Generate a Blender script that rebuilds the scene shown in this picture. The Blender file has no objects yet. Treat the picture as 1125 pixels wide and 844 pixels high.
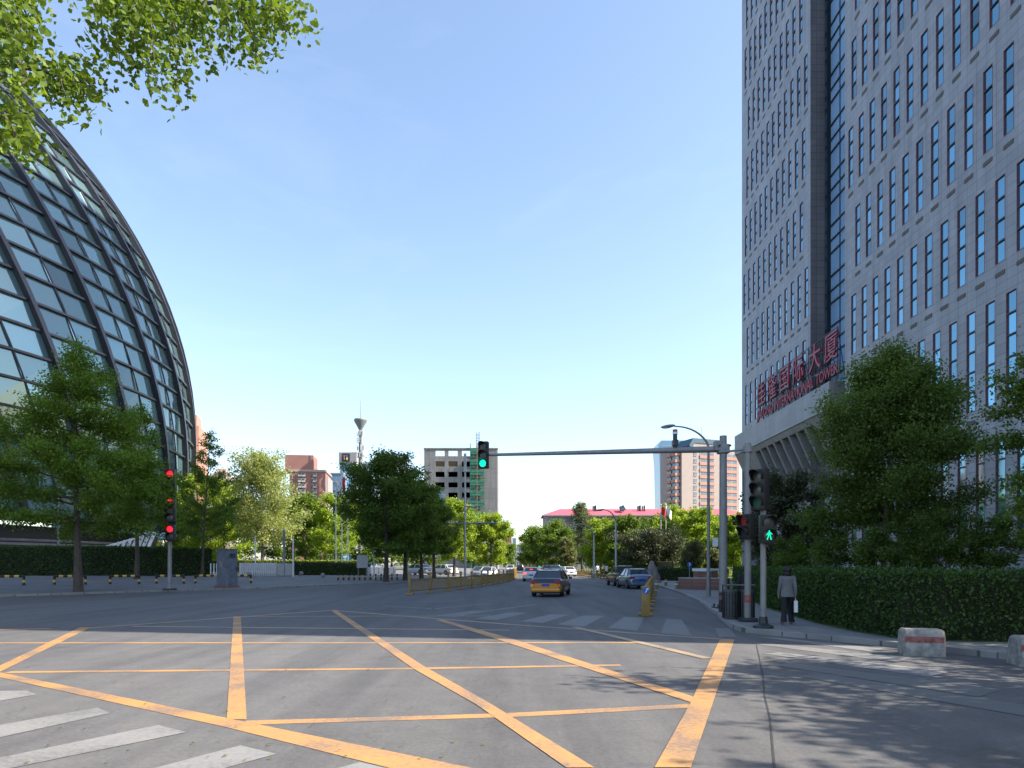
import bpy, bmesh, math, random
import numpy as np
from mathutils import Vector, Matrix
from mathutils.geometry import tessellate_polygon

scene = bpy.context.scene
col = scene.collection
R = math.radians
H = 1.8            # camera height
F = 750.0          # focal length in photo pixels (24 mm on 1125 px)
CX, CY = 568.0, 620.0

def at(px, py, Y):
    return Vector(((px - CX) / F * Y, Y, H + (CY - py) / F * Y))

def G(px, py, z=0.0):
    Y = (H - z) * F / (py - CY)
    return Vector(((px - CX) / F * Y, Y, z))

# ------------------------------------------------------------------ materials
def newmat(name):
    m = bpy.data.materials.new(name)
    m.use_nodes = True
    nt = m.node_tree
    b = nt.nodes['Principled BSDF']
    return m, nt, b

def N(nt, typ, **kw):
    n = nt.nodes.new(typ)
    for k, v in kw.items():
        if k.startswith('i_'):
            key = k[2:]
            key = int(key) if key.isdigit() else key.replace('_', ' ')
            n.inputs[key].default_value = v
        else:
            setattr(n, k, v)
    return n

def c4(c):
    return (c[0], c[1], c[2], 1.0)

def ramp(nt, fac, stops):
    r = nt.nodes.new('ShaderNodeValToRGB')
    e = r.color_ramp.elements
    while len(e) < len(stops):
        e.new(0.5)
    for el, (p, c) in zip(e, stops):
        el.position = p
        el.color = c4(c)
    nt.links.new(fac, r.inputs[0])
    return r.outputs[0]

def mat(name, c, rough=0.6, metal=0.0, var=0.15, scale=6.0, spec=0.5, bump=0.0, bscale=40.0, coat=0.0):
    m, nt, b = newmat(name)
    L = nt.links
    b.inputs['Roughness'].default_value = rough
    b.inputs['Metallic'].default_value = metal
    b.inputs['Specular IOR Level'].default_value = spec
    b.inputs['Coat Weight'].default_value = coat
    tc = N(nt, 'ShaderNodeTexCoord')
    no = N(nt, 'ShaderNodeTexNoise', i_Scale=scale, i_Detail=5.0, i_Roughness=0.6)
    L.new(tc.outputs['Object'], no.inputs['Vector'])
    d = [max(0, x * (1 - var)) for x in c]
    h = [min(1, x * (1 + var)) for x in c]
    L.new(ramp(nt, no.outputs['Fac'], [(0.3, d), (0.7, h)]), b.inputs['Base Color'])
    if bump:
        n2 = N(nt, 'ShaderNodeTexNoise', i_Scale=bscale, i_Detail=4.0)
        L.new(tc.outputs['Object'], n2.inputs['Vector'])
        bp = N(nt, 'ShaderNodeBump', i_Strength=bump, i_Distance=0.02)
        L.new(n2.outputs['Fac'], bp.inputs['Height'])
        L.new(bp.outputs['Normal'], b.inputs['Normal'])
    return m

def emit(name, c, s):
    m, nt, b = newmat(name)
    b.inputs['Base Color'].default_value = c4([x * 0.3 for x in c])
    b.inputs['Emission Color'].default_value = c4(c)
    b.inputs['Emission Strength'].default_value = s
    return m

def leafmat(name, lo, hi, trans=0.35, scale=0.5):
    m, nt, b = newmat(name)
    L = nt.links
    g = N(nt, 'ShaderNodeNewGeometry')
    tc = N(nt, 'ShaderNodeTexCoord')
    no = N(nt, 'ShaderNodeTexNoise', i_Scale=scale, i_Detail=3.0)
    L.new(tc.outputs['Object'], no.inputs['Vector'])
    a = N(nt, 'ShaderNodeMath', operation='MULTIPLY_ADD')
    L.new(g.outputs['Random Per Island'], a.inputs[0])
    a.inputs[1].default_value = 0.55
    ms = N(nt, 'ShaderNodeMath', operation='MULTIPLY_ADD')
    L.new(no.outputs['Fac'], ms.inputs[0])
    ms.inputs[1].default_value = 1.1
    ms.inputs[2].default_value = -0.35
    L.new(ms.outputs[0], a.inputs[2])
    mid = [(x + y) / 2 for x, y in zip(lo, hi)]
    colr = ramp(nt, a.outputs[0], [(0.0, lo), (0.5, mid), (1.0, hi)])
    L.new(colr, b.inputs['Base Color'])
    b.inputs['Roughness'].default_value = 0.55
    b.inputs['Specular IOR Level'].default_value = 0.3
    t = N(nt, 'ShaderNodeBsdfTranslucent')
    mx = N(nt, 'ShaderNodeMix', data_type='RGBA', blend_type='MULTIPLY')
    mx.inputs[0].default_value = 1.0
    L.new(colr, mx.inputs[6])
    mx.inputs[7].default_value = (1.9, 1.9, 0.9, 1)
    L.new(mx.outputs[2], t.inputs['Color'])
    sh = N(nt, 'ShaderNodeMixShader')
    sh.inputs[0].default_value = trans
    L.new(b.outputs[0], sh.inputs[1])
    L.new(t.outputs[0], sh.inputs[2])
    L.new(sh.outputs[0], nt.nodes['Material Output'].inputs['Surface'])
    return m

def asphalt(name, c, var=0.30):
    m, nt, b = newmat(name)
    L = nt.links
    tc = N(nt, 'ShaderNodeTexCoord')
    big = N(nt, 'ShaderNodeTexNoise', i_Scale=0.16, i_Detail=6.0, i_Roughness=0.62)
    mp = N(nt, 'ShaderNodeMapping')
    mp.inputs['Scale'].default_value = (1.0, 0.35, 1.0)
    mp.inputs['Rotation'].default_value = (0, 0, 0.12)
    L.new(tc.outputs['Object'], mp.inputs['Vector'])
    L.new(mp.outputs[0], big.inputs['Vector'])
    mid = N(nt, 'ShaderNodeTexNoise', i_Scale=2.3, i_Detail=6.0)
    L.new(tc.outputs['Object'], mid.inputs['Vector'])
    fine = N(nt, 'ShaderNodeTexNoise', i_Scale=55.0, i_Detail=4.0, i_Roughness=0.75)
    L.new(tc.outputs['Object'], fine.inputs['Vector'])
    s1 = N(nt, 'ShaderNodeMath', operation='MULTIPLY_ADD')
    L.new(mid.outputs['Fac'], s1.inputs[0]); s1.inputs[1].default_value = 0.5
    L.new(big.outputs['Fac'], s1.inputs[2])
    s2 = N(nt, 'ShaderNodeMath', operation='MULTIPLY_ADD')
    L.new(fine.outputs['Fac'], s2.inputs[0]); s2.inputs[1].default_value = 0.7
    L.new(s1.outputs[0], s2.inputs[2])
    lo = [x * (1 - var) for x in c]
    hi = [x * (1 + var) for x in c]
    cc = ramp(nt, s2.outputs[0], [(0.75, lo), (1.35 / 1.0 if False else 1.0, hi)])
    # ramps clamp at 1: rescale the sum into 0..1 first
    ra = N(nt, 'ShaderNodeMapRange')
    ra.inputs['From Min'].default_value = 0.75
    ra.inputs['From Max'].default_value = 1.45
    L.new(s2.outputs[0], ra.inputs['Value'])
    cc = ramp(nt, ra.outputs[0], [(0.0, lo), (0.5, c), (1.0, hi)])
    # darker tyre lanes and oil stains, stretched along the carriageway
    ts = N(nt, 'ShaderNodeTexNoise', i_Scale=1.0, i_Detail=5.0, i_Roughness=0.6)
    mq = N(nt, 'ShaderNodeMapping'); mq.inputs['Scale'].default_value = (1.1, 0.07, 1.0); mq.inputs['Rotation'].default_value = (0, 0, -0.15)
    L.new(tc.outputs['Object'], mq.inputs['Vector']); L.new(mq.outputs[0], ts.inputs['Vector'])
    st = ramp(nt, ts.outputs['Fac'], [(0.36, (0.80, 0.80, 0.82)), (0.58, (1.08, 1.07, 1.06))])
    sp_ = N(nt, 'ShaderNodeTexNoise', i_Scale=0.55, i_Detail=8.0, i_Roughness=0.7)
    L.new(tc.outputs['Object'], sp_.inputs['Vector'])
    so_ = ramp(nt, sp_.outputs['Fac'], [(0.30, (0.70, 0.70, 0.70)), (0.40, (1, 1, 1))])
    gr = N(nt, 'ShaderNodeTexNoise', i_Scale=16.0, i_Detail=9.0, i_Roughness=0.85)
    L.new(tc.outputs['Object'], gr.inputs['Vector'])
    gc = ramp(nt, gr.outputs['Fac'], [(0.36, (0.78, 0.78, 0.78)), (0.64, (1.22, 1.22, 1.21))])
    for extra in (st, so_, gc):
        mm = N(nt, 'ShaderNodeMix', data_type='RGBA', blend_type='MULTIPLY'); mm.inputs[0].default_value = 1.0
        L.new(cc, mm.inputs[6]); L.new(extra, mm.inputs[7]); cc = mm.outputs[2]
    # thin dark cracks and tar seams
    vo = N(nt, 'ShaderNodeTexVoronoi', feature='DISTANCE_TO_EDGE', i_Scale=0.22)
    nd = N(nt, 'ShaderNodeTexNoise', i_Scale=1.4, i_Detail=5.0)
    L.new(tc.outputs['Object'], nd.inputs['Vector'])
    ad = N(nt, 'ShaderNodeMix', data_type='RGBA', blend_type='LINEAR_LIGHT')
    ad.inputs[0].default_value = 0.5
    L.new(tc.outputs['Object'], ad.inputs[6]); L.new(nd.outputs['Color'], ad.inputs[7])
    L.new(ad.outputs[2], vo.inputs['Vector'])
    cr = ramp(nt, vo.outputs['Distance'], [(0.0, (0.72, 0.72, 0.72)), (0.004, (1, 1, 1))])
    mu = N(nt, 'ShaderNodeMix', data_type='RGBA', blend_type='MULTIPLY')
    mu.inputs[0].default_value = 0.6
    L.new(cc, mu.inputs[6]); L.new(cr, mu.inputs[7])
    L.new(mu.outputs[2], b.inputs['Base Color'])
    b.inputs['Roughness'].default_value = 0.82
    b.inputs['Specular IOR Level'].default_value = 0.35
    bp = N(nt, 'ShaderNodeBump', i_Strength=0.5, i_Distance=0.01)
    L.new(fine.outputs['Fac'], bp.inputs['Height'])
    L.new(bp.outputs['Normal'], b.inputs['Normal'])
    return m

def paint(name, c, under, wear=0.5):
    """road paint with worn patches letting the asphalt colour through"""
    m, nt, b = newmat(name)
    L = nt.links
    tc = N(nt, 'ShaderNodeTexCoord')
    n1 = N(nt, 'ShaderNodeTexNoise', i_Scale=17.0, i_Detail=9.0, i_Roughness=0.8)
    n2 = N(nt, 'ShaderNodeTexNoise', i_Scale=0.9, i_Detail=5.0)
    L.new(tc.outputs['Object'], n1.inputs['Vector'])
    L.new(tc.outputs['Object'], n2.inputs['Vector'])
    s = N(nt, 'ShaderNodeMath', operation='MULTIPLY_ADD')
    L.new(n2.outputs['Fac'], s.inputs[0]); s.inputs[1].default_value = 0.8
    L.new(n1.outputs['Fac'], s.inputs[2])
    mr = N(nt, 'ShaderNodeMapRange'); mr.inputs['From Min'].default_value = 0.55; mr.inputs['From Max'].default_value = 1.25
    L.new(s.outputs[0], mr.inputs['Value'])
    fac = ramp(nt, mr.outputs[0], [(wear - 0.22, (0, 0, 0)), (wear, (0.65, 0.65, 0.65)), (min(1, wear + 0.25), (1, 1, 1))])
    mx = N(nt, 'ShaderNodeMix', data_type='RGBA')
    L.new(fac, mx.inputs[0])
    mx.inputs[6].default_value = c4([0.22 * x + 0.78 * y for x, y in zip(c, under)])
    mx.inputs[7].default_value = c4(c)
    L.new(mx.outputs[2], b.inputs['Base Color'])
    b.inputs['Roughness'].default_value = 0.65
    return m

def tiles(name, c, mortar, w, h, var=0.12, offset=0.0, rough=0.55, ms=0.012, axis='XY+Z', spec=0.5):
    m, nt, b = newmat(name)
    L = nt.links
    tc = N(nt, 'ShaderNodeTexCoord')
    sp = N(nt, 'ShaderNodeSeparateXYZ')
    L.new(tc.outputs['Object'], sp.inputs[0])
    cb = N(nt, 'ShaderNodeCombineXYZ')
    if axis == 'XY+Z':
        a = N(nt, 'ShaderNodeMath', operation='ADD')
        L.new(sp.outputs[0], a.inputs[0]); L.new(sp.outputs[1], a.inputs[1])
        L.new(a.outputs[0], cb.inputs[0]); L.new(sp.outputs[2], cb.inputs[1])
    else:
        L.new(sp.outputs[0], cb.inputs[0]); L.new(sp.outputs[1], cb.inputs[1])
    br = N(nt, 'ShaderNodeTexBrick')
    br.offset = offset
    br.inputs['Scale'].default_value = 1.0
    br.inputs['Brick Width'].default_value = w
    br.inputs['Row Height'].default_value = h
    br.inputs['Mortar Size'].default_value = ms
    br.inputs['Color1'].default_value = c4([x * (1 - var) for x in c])
    br.inputs['Color2'].default_value = c4([x * (1 + var) for x in c])
    br.inputs['Mortar'].default_value = c4(mortar)
    L.new(cb.outputs[0], br.inputs['Vector'])
    no = N(nt, 'ShaderNodeTexNoise', i_Scale=0.35, i_Detail=7.0, i_Roughness=0.65)
    L.new(tc.outputs['Object'], no.inputs['Vector'])
    rr = ramp(nt, no.outputs['Fac'], [(0.3, (0.82, 0.82, 0.82)), (0.7, (1.1, 1.1, 1.1))])
    mx = N(nt, 'ShaderNodeMix', data_type='RGBA', blend_type='MULTIPLY')
    mx.inputs[0].default_value = 1.0
    L.new(br.outputs['Color'], mx.inputs[6]); L.new(rr, mx.inputs[7])
    # rain streaks running down the faces
    vs_ = N(nt, 'ShaderNodeTexNoise', i_Scale=1.0, i_Detail=5.0)
    mv = N(nt, 'ShaderNodeMapping'); mv.inputs['Scale'].default_value = (1.6, 0.06, 1.0)
    L.new(cb.outputs[0], mv.inputs['Vector']); L.new(mv.outputs[0], vs_.inputs['Vector'])
    vr = ramp(nt, vs_.outputs['Fac'], [(0.35, (0.88, 0.88, 0.88)), (0.6, (1.05, 1.05, 1.05))])
    mz = N(nt, 'ShaderNodeMix', data_type='RGBA', blend_type='MULTIPLY'); mz.inputs[0].default_value = 1.0
    L.new(mx.outputs[2], mz.inputs[6]); L.new(vr, mz.inputs[7])
    L.new(mz.outputs[2], b.inputs['Base Color'])
    b.inputs['Roughness'].default_value = rough
    b.inputs['Specular IOR Level'].default_value = spec
    return m

def glass(name, c, metal=0.7, rough=0.04, var=0.15, scale=0.3, island=0.0):
    m, nt, b = newmat(name)
    L = nt.links
    tc = N(nt, 'ShaderNodeTexCoord')
    no = N(nt, 'ShaderNodeTexNoise', i_Scale=scale, i_Detail=3.0)
    L.new(tc.outputs['Object'], no.inputs['Vector'])
    L.new(ramp(nt, no.outputs['Fac'], [(0.3, [x * (1 - var) for x in c]), (0.7, [x * (1 + var) for x in c])]), b.inputs['Base Color'])
    if island:
        g = N(nt, 'ShaderNodeNewGeometry'); oi = N(nt, 'ShaderNodeObjectInfo')
        ad = N(nt, 'ShaderNodeMath', operation='ADD')
        L.new(g.outputs['Random Per Island'], ad.inputs[0]); L.new(oi.outputs['Random'], ad.inputs[1])
        fr_ = N(nt, 'ShaderNodeMath', operation='FRACT'); L.new(ad.outputs[0], fr_.inputs[0])
        k = 1 - island
        cc = ramp(nt, fr_.outputs[0], [(0.0, [x * k * .55 for x in c]), (0.12, [x * k for x in c]), (0.85, c), (1.0, [min(1, x * (1 + island)) for x in c])])
        L.new(cc, b.inputs['Base Color'])
    b.inputs['Metallic'].default_value = metal
    b.inputs['Roughness'].default_value = rough
    b.inputs['Specular IOR Level'].default_value = 0.8
    n2 = N(nt, 'ShaderNodeTexNoise', i_Scale=0.6, i_Detail=1.0)
    L.new(tc.outputs['Object'], n2.inputs['Vector'])
    bp = N(nt, 'ShaderNodeBump', i_Strength=0.06, i_Distance=0.05)
    L.new(n2.outputs['Fac'], bp.inputs['Height'])
    L.new(bp.outputs['Normal'], b.inputs['Normal'])
    return m

ASPH = (0.112, 0.111, 0.112)
M = {}
M['asphalt'] = asphalt('asphalt', ASPH)
M['yellow_paint'] = paint('yellow_paint', (0.51, 0.255, 0.070), ASPH, 0.53)
M['faded_yellow_paint'] = paint('faded_yellow_paint', (0.36, 0.26, 0.16), ASPH, 0.45)
M['white_paint'] = paint('white_paint', (0.25, 0.246, 0.238), ASPH, 0.5)
M['worn_white_paint'] = paint('worn_white_paint', (0.130, 0.130, 0.129), ASPH, 0.4)
M['pave'] = tiles('paving', (0.21, 0.205, 0.20), (0.11, 0.11, 0.11), 0.4, 0.4, 0.10, 0.0, 0.8, 0.012, 'XY')
M['plaza'] = tiles('plaza_paving', (0.16, 0.16, 0.165), (0.09, 0.09, 0.09), 0.6, 0.6, 0.10, 0.0, 0.8, 0.012, 'XY')
M['kerb'] = tiles('kerb_stone', (0.24, 0.235, 0.23), (0.09, 0.09, 0.09), 1.0, 1.0, 0.08, 0.0, 0.8, 0.015, 'XY')
M['soil'] = mat('ground_earth', (0.10, 0.095, 0.06), 0.9, var=0.3, scale=0.3)
M['lawn'] = mat('lawn', (0.06, 0.10, 0.025), 0.9, var=0.35, scale=3.0, bump=0.6, bscale=60)
M['granite'] = tiles('granite_cladding', (0.345, 0.345, 0.375), (0.185, 0.18, 0.195), 0.766, 0.525, 0.08, 0.0, 0.5, 0.014)
M['granite_smooth'] = tiles('granite_ledge', (0.27, 0.265, 0.28), (0.19, 0.185, 0.19), 1.6, 0.8, 0.06, 0.0, 0.45, 0.015)
M['granite_dark'] = tiles('granite_dark', (0.17, 0.155, 0.16), (0.08, 0.075, 0.08), 0.86, 0.59, 0.10, 0.0, 0.5, 0.02)
M['win_glass'] = glass('window_glass', (0.17, 0.375, 0.50), 0.72, island=.22)
M['curtain_glass'] = glass('curtain_glass', (0.32, 0.52, 0.78), 0.1, 0.08)  # bright sky reflection put into the base colour, barely a mirror
M['dark_glass'] = glass('dark_glass', (0.035, 0.055, 0.075), 0.2)
M['dome_glass'] = glass('dome_glass', (0.165, 0.285, 0.32), 0.42, 0.05, 0.3, 0.12, island=.3)
M['red_frame'] = mat('red_frame', (0.17, 0.045, 0.055), 0.5, var=0.1)
M['dark_metal'] = mat('dark_metal', (0.035, 0.038, 0.045), 0.45, 0.3, 0.15, 2.0)
M['dome_steel'] = mat('dome_steel', (0.055, 0.056, 0.07), 0.38, 0.35, 0.12, 0.6)
M['black'] = mat('black_plastic', (0.010, 0.010, 0.011), 0.5, var=0.2)
M['rubber'] = mat('rubber', (0.012, 0.012, 0.013), 0.85, var=0.2)
M['pole_grey'] = mat('pole_grey', (0.22, 0.225, 0.23), 0.5, 0.2, 0.15, 3.0)
M['pole_light'] = mat('pole_light', (0.42, 0.43, 0.44), 0.5, 0.1, 0.1, 3.0)
M['white'] = mat('white_paintwork', (0.72, 0.73, 0.74), 0.45, var=0.05)
M['vent'] = mat('vent_grille', (0.12, 0.105, 0.095), 0.7, var=0.2, scale=20)
M['sign_red'] = mat('sign_red', (0.34, 0.03, 0.06), 0.45, var=0.08)
M['bark'] = mat('bark', (0.075, 0.06, 0.048), 0.95, var=0.4, scale=7.0, bump=0.9, bscale=18)
M['bark_pale'] = mat('bark_pale', (0.16, 0.14, 0.115), 0.95, var=0.35, scale=7.0, bump=0.8, bscale=18)
M['fence_yellow'] = mat('fence_yellow', (0.25, 0.165, 0.045), 0.55, var=0.2, scale=3.0)
M['concrete'] = mat('concrete', (0.24, 0.235, 0.22), 0.85, var=0.42, scale=7.0, bump=0.5, bscale=30)
M['concrete_grey'] = mat('concrete_grey', (0.30, 0.295, 0.285), 0.85, var=0.12, scale=0.5)
M['red_stripe'] = mat('red_stripe', (0.25, 0.085, 0.08), 0.75, var=0.55, scale=14)
M['stripe_yellow'] = mat('stripe_yellow', (0.62, 0.40, 0.06), 0.55, var=0.12)
M['lamp_off_dark'] = mat('lens_unlit', (0.03, 0.035, 0.035), 0.2, var=0.1)
M['lamp_green_dim'] = emit('lens_green_dim', (0.0, 0.10, 0.06), 0.05)
M['lamp_red'] = emit('lens_red', (1.0, 0.02, 0.04), 0.5)
M['lamp_red_dim'] = emit('lens_red_dim', (0.4, 0.02, 0.02), 0.06)
M['lamp_green'] = emit('lens_green', (0.0, 0.90, 0.50), 0.55)
M['brake_red'] = emit('brake_light', (1.0, 0.05, 0.05), 1.6)
M['tail_red'] = mat('tail_light', (0.28, 0.01, 0.015), 0.2, var=0.1)
M['head_lamp'] = mat('head_light', (0.6, 0.62, 0.65), 0.15, 0.3, 0.05)
M['car_glass'] = glass('car_glass', (0.02, 0.028, 0.035), 0.0, 0.03)
M['rim'] = mat('wheel_rim', (0.42, 0.42, 0.43), 0.35, 0.8, 0.08)
M['plate_blue'] = mat('plate_blue', (0.02, 0.06, 0.36), 0.4, var=0.05)
M['skin'] = mat('skin', (0.46, 0.28, 0.20), 0.6, var=0.08)
M['hair'] = mat('hair', (0.010, 0.009, 0.009), 0.55, var=0.3, scale=40)
M['cloth_dark'] = mat('dark_cloth', (0.014, 0.015, 0.02), 0.9, var=0.25, scale=20)
M['brick_red'] = tiles('brick_planter', (0.23, 0.11, 0.085), (0.12, 0.10, 0.09), 0.4, 0.12, 0.2, 0.5, 0.85)
M['rock'] = mat('rock', (0.22, 0.19, 0.18), 0.9, var=0.35, scale=4.0, bump=1.0, bscale=9)
M['sign_blue'] = mat('sign_blue', (0.012, 0.09, 0.42), 0.4, var=0.05)
M['cabinet'] = mat('cabinet_paint', (0.12, 0.14, 0.18), 0.6, var=0.3, scale=3.0)
M['wood_dark'] = mat('dark_wood', (0.07, 0.045, 0.035), 0.8, var=0.3, scale=5.0)
M['flag_red'] = mat('flag_red', (0.60, 0.03, 0.03), 0.8, var=0.1)

# ------------------------------------------------------------------ mesh builder
class MB:
    def __init__(s):
        s.v = []; s.f = []; s.m = []; s.mats = []
    def mi(s, m):
        if isinstance(m, str):
            m = M[m]
        if m not in s.mats:
            s.mats.append(m)
        return s.mats.index(m)
    def add(s, vs, fs, m):
        k = len(s.v); i = s.mi(m)
        s.v.extend([tuple(v) for v in vs])
        for f in fs:
            s.f.append([k + a for a in f]); s.m.append(i)
        return s
    def quad(s, a, b, c, d, m):
        return s.add([a, b, c, d], [(0, 1, 2, 3)], m)
    def box(s, c, d, m, rz=0.0, mtx=None):
        x, y, z = d[0] / 2, d[1] / 2, d[2] / 2
        vs = [Vector((i * x, j * y, k * z)) for k in (-1, 1) for j in (-1, 1) for i in (-1, 1)]
        if mtx is not None:
            vs = [mtx @ v for v in vs]
        elif rz:
            r = Matrix.Rotation(rz, 3, 'Z')
            vs = [r @ v for v in vs]
        vs = [v + Vector(c) for v in vs]
        return s.add(vs, [(0, 2, 3, 1), (4, 5, 7, 6), (0, 1, 5, 4), (2, 6, 7, 3), (0, 4, 6, 2), (1, 3, 7, 5)], m)
    def rbox(s, c, d, m, b=0.03, rz=0.0, seg=2):
        bm = bmesh.new()
        bmesh.ops.create_cube(bm, size=1.0)
        bmesh.ops.scale(bm, vec=d, verts=bm.verts)
        bmesh.ops.bevel(bm, geom=list(bm.edges), offset=b, segments=seg, affect='EDGES', profile=0.6)
        if rz:
            bmesh.ops.rotate(bm, verts=bm.verts, matrix=Matrix.Rotation(rz, 3, 'Z'))
        bm.verts.index_update()
        s.add([v.co + Vector(c) for v in bm.verts], [[v.index for v in f.verts] for f in bm.faces], m)
        bm.free()
        return s
    def bar(s, a, b, w, h, m):
        """box beam between two points, width w (sideways), height h"""
        a = Vector(a); b = Vector(b); d = (b - a); L = d.length; d.normalize()
        up = Vector((0, 0, 1)) if abs(d.z) < 0.95 else Vector((0, 1, 0))
        x = d.cross(up).normalized(); u = x.cross(d).normalized()
        vs = []
        for p in (a, b):
            for i, j in ((-1, -1), (1, -1), (1, 1), (-1, 1)):
                vs.append(p + x * (i * w / 2) + u * (j * h / 2))
        return s.add(vs, [(3, 2, 1, 0), (4, 5, 6, 7), (0, 1, 5, 4), (1, 2, 6, 5), (2, 3, 7, 6), (3, 0, 4, 7)], m)
    def tube(s, pts, rad, m, n=8, caps=True):
        pts = [Vector(p) for p in pts]
        if not hasattr(rad, '__len__'):
            rad = [rad] * len(pts)
        vs = []; fs = []
        prev = None
        for i, p in enumerate(pts):
            d = (pts[min(i + 1, len(pts) - 1)] - pts[max(i - 1, 0)])
            if d.length < 1e-9:
                d = Vector((0, 0, 1))
            d.normalize()
            if prev is None:
                up = Vector((0, 0, 1)) if abs(d.z) < 0.9 else Vector((1, 0, 0))
                x = d.cross(up).normalized()
            else:
                x = (prev - d * prev.dot(d))
                x = x.normalized() if x.length > 1e-6 else d.orthogonal().normalized()
            prev = x
            y = d.cross(x)
            for k in range(n):
                a = 2 * math.pi * k / n
                vs.append(p + (x * math.cos(a) + y * math.sin(a)) * rad[i])
        for i in range(len(pts) - 1):
            for k in range(n):
                a = i * n + k; b2 = i * n + (k + 1) % n
                fs.append((a, b2, b2 + n, a + n))
        if caps:
            fs.append(tuple(range(n - 1, -1, -1)))
            e = (len(pts) - 1) * n
            fs.append(tuple(e + k for k in range(n)))
        return s.add(vs, fs, m)
    def cyl(s, a, b, r, m, r1=None, n=12):
        return s.tube([a, b], [r, r if r1 is None else r1], m, n)
    def lathe(s, prof, m, c=(0, 0, 0), n=16):
        vs = []; fs = []
        for r, z in prof:
            for k in range(n):
                a = 2 * math.pi * k / n
                vs.append((c[0] + r * math.cos(a), c[1] + r * math.sin(a), c[2] + z))
        for i in range(len(prof) - 1):
            for k in range(n):
                a = i * n + k; b = i * n + (k + 1) % n
                fs.append((a, b, b + n, a + n))
        fs.append(tuple(range(n - 1, -1, -1)))
        e = (len(prof) - 1) * n
        fs.append(tuple(e + k for k in range(n)))
        return s.add(vs, fs, m)
    def ball(s, c, r, m, nu=14, nv=9):
        if not hasattr(r, '__len__'):
            r = (r, r, r)
        vs = []; fs = []
        for j in range(nv + 1):
            t = math.pi * j / nv
            for i in range(nu):
                a = 2 * math.pi * i / nu
                vs.append((c[0] + r[0] * math.sin(t) * math.cos(a), c[1] + r[1] * math.sin(t) * math.sin(a), c[2] + r[2] * math.cos(t)))
        for j in range(nv):
            for i in range(nu):
                a = j * nu + i; b = j * nu + (i + 1) % nu
                fs.append((a, a + nu, b + nu, b))
        return s.add(vs, fs, m)
    def poly(s, pts, z, m, depth=0.0):
        """flat polygon sheet (x,y points) at height z, optional skirt going down by depth"""
        p3 = [Vector((p[0], p[1], z)) for p in pts]
        tris = tessellate_polygon([p3])
        up = []
        for t in tris:
            a, b, c = [p3[i] for i in t]
            up.append(tuple(t) if (b - a).cross(c - a).z > 0 else tuple(reversed(t)))
        s.add(p3, up, m)
        if depth:
            n = len(p3)
            area = sum(p3[i].x * p3[(i + 1) % n].y - p3[(i + 1) % n].x * p3[i].y for i in range(n))
            for i in range(n):
                a, b = p3[i], p3[(i + 1) % n]
                if area < 0:
                    a, b = b, a
                dz = Vector((0, 0, -depth))
                s.quad(a + dz, b + dz, b, a, m)
        return s
    def build(s, name, parent=None, smooth=None, loc=None):
        me = bpy.data.meshes.new(name)
        me.from_pydata(s.v, [], s.f)
        for m in s.mats:
            me.materials.append(m)
        if len(s.mats) > 1:
            me.polygons.foreach_set('material_index', s.m)
        if smooth is not None:
            me.polygons.foreach_set('use_smooth', [True] * len(me.polygons))
            me.set_sharp_from_angle(angle=R(smooth))
        me.update()
        o = bpy.data.objects.new(name, me)
        col.objects.link(o)
        if parent is not None:
            o.parent = parent
        if loc is not None:
            o.location = loc
        return o

def tag(o, label=None, cat=None, group=None, kind=None):
    if label: o['label'] = label
    if cat: o['category'] = cat
    if group: o['group'] = group
    if kind: o['kind'] = kind
    return o

def thing(name, label, cat, loc=(0, 0, 0), rz=0.0, group=None):
    o = bpy.data.objects.new(name, None)
    o.empty_display_size = 0.3
    col.objects.link(o)
    o.location = loc
    o.rotation_euler = (0, 0, rz)
    return tag(o, label, cat, group)

def copy_tree(o, parent=None):
    c = o.copy()
    col.objects.link(c)
    if parent is not None:
        c.parent = parent
    for ch in list(o.children):
        copy_tree(ch, c)
    return c

def dup(o, loc, rz, label, group=None):
    c = copy_tree(o)
    c.location = loc
    c.rotation_euler = (0, 0, rz)
    c['label'] = label
    if group: c['group'] = group
    return c

def leaf_mesh(name, centers, size, material, parent, seed, up=0.3, aspect=0.62, extra=None):
    rng = np.random.default_rng(seed)
    n = len(centers)
    nrm = rng.normal(size=(n, 3)); nrm[:, 2] += up * 2
    nrm /= np.linalg.norm(nrm, axis=1, keepdims=True) + 1e-9
    a = rng.normal(size=(n, 3))
    u = np.cross(nrm, a); u /= np.linalg.norm(u, axis=1, keepdims=True) + 1e-9
    w = np.cross(nrm, u)
    s = size * rng.uniform(0.6, 1.3, size=(n, 1))
    bend = nrm * s * 0.18
    V = np.empty((n, 4, 3))
    V[:, 0] = centers - u * s * 0.5
    V[:, 1] = centers + w * s * 0.5 * aspect + bend
    V[:, 2] = centers + u * s * 0.5
    V[:, 3] = centers - w * s * 0.5 * aspect + bend
    verts = V.reshape(-1, 3)
    nv = len(verts)
    me = bpy.data.meshes.new(name)
    me.vertices.add(nv)
    me.vertices.foreach_set('co', verts.astype(np.float32).ravel())
    me.loops.add(nv)
    me.loops.foreach_set('vertex_index', np.arange(nv, dtype=np.int32))
    me.polygons.add(n)
    me.polygons.foreach_set('loop_start', np.arange(0, nv, 4, dtype=np.int32))
    me.polygons.foreach_set('loop_total', np.full(n, 4, dtype=np.int32))
    me.materials.append(material)
    me.update(calc_edges=True)
    o = bpy.data.objects.new(name, me)
    col.objects.link(o)
    if parent is not None:
        o.parent = parent
    return o

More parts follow.
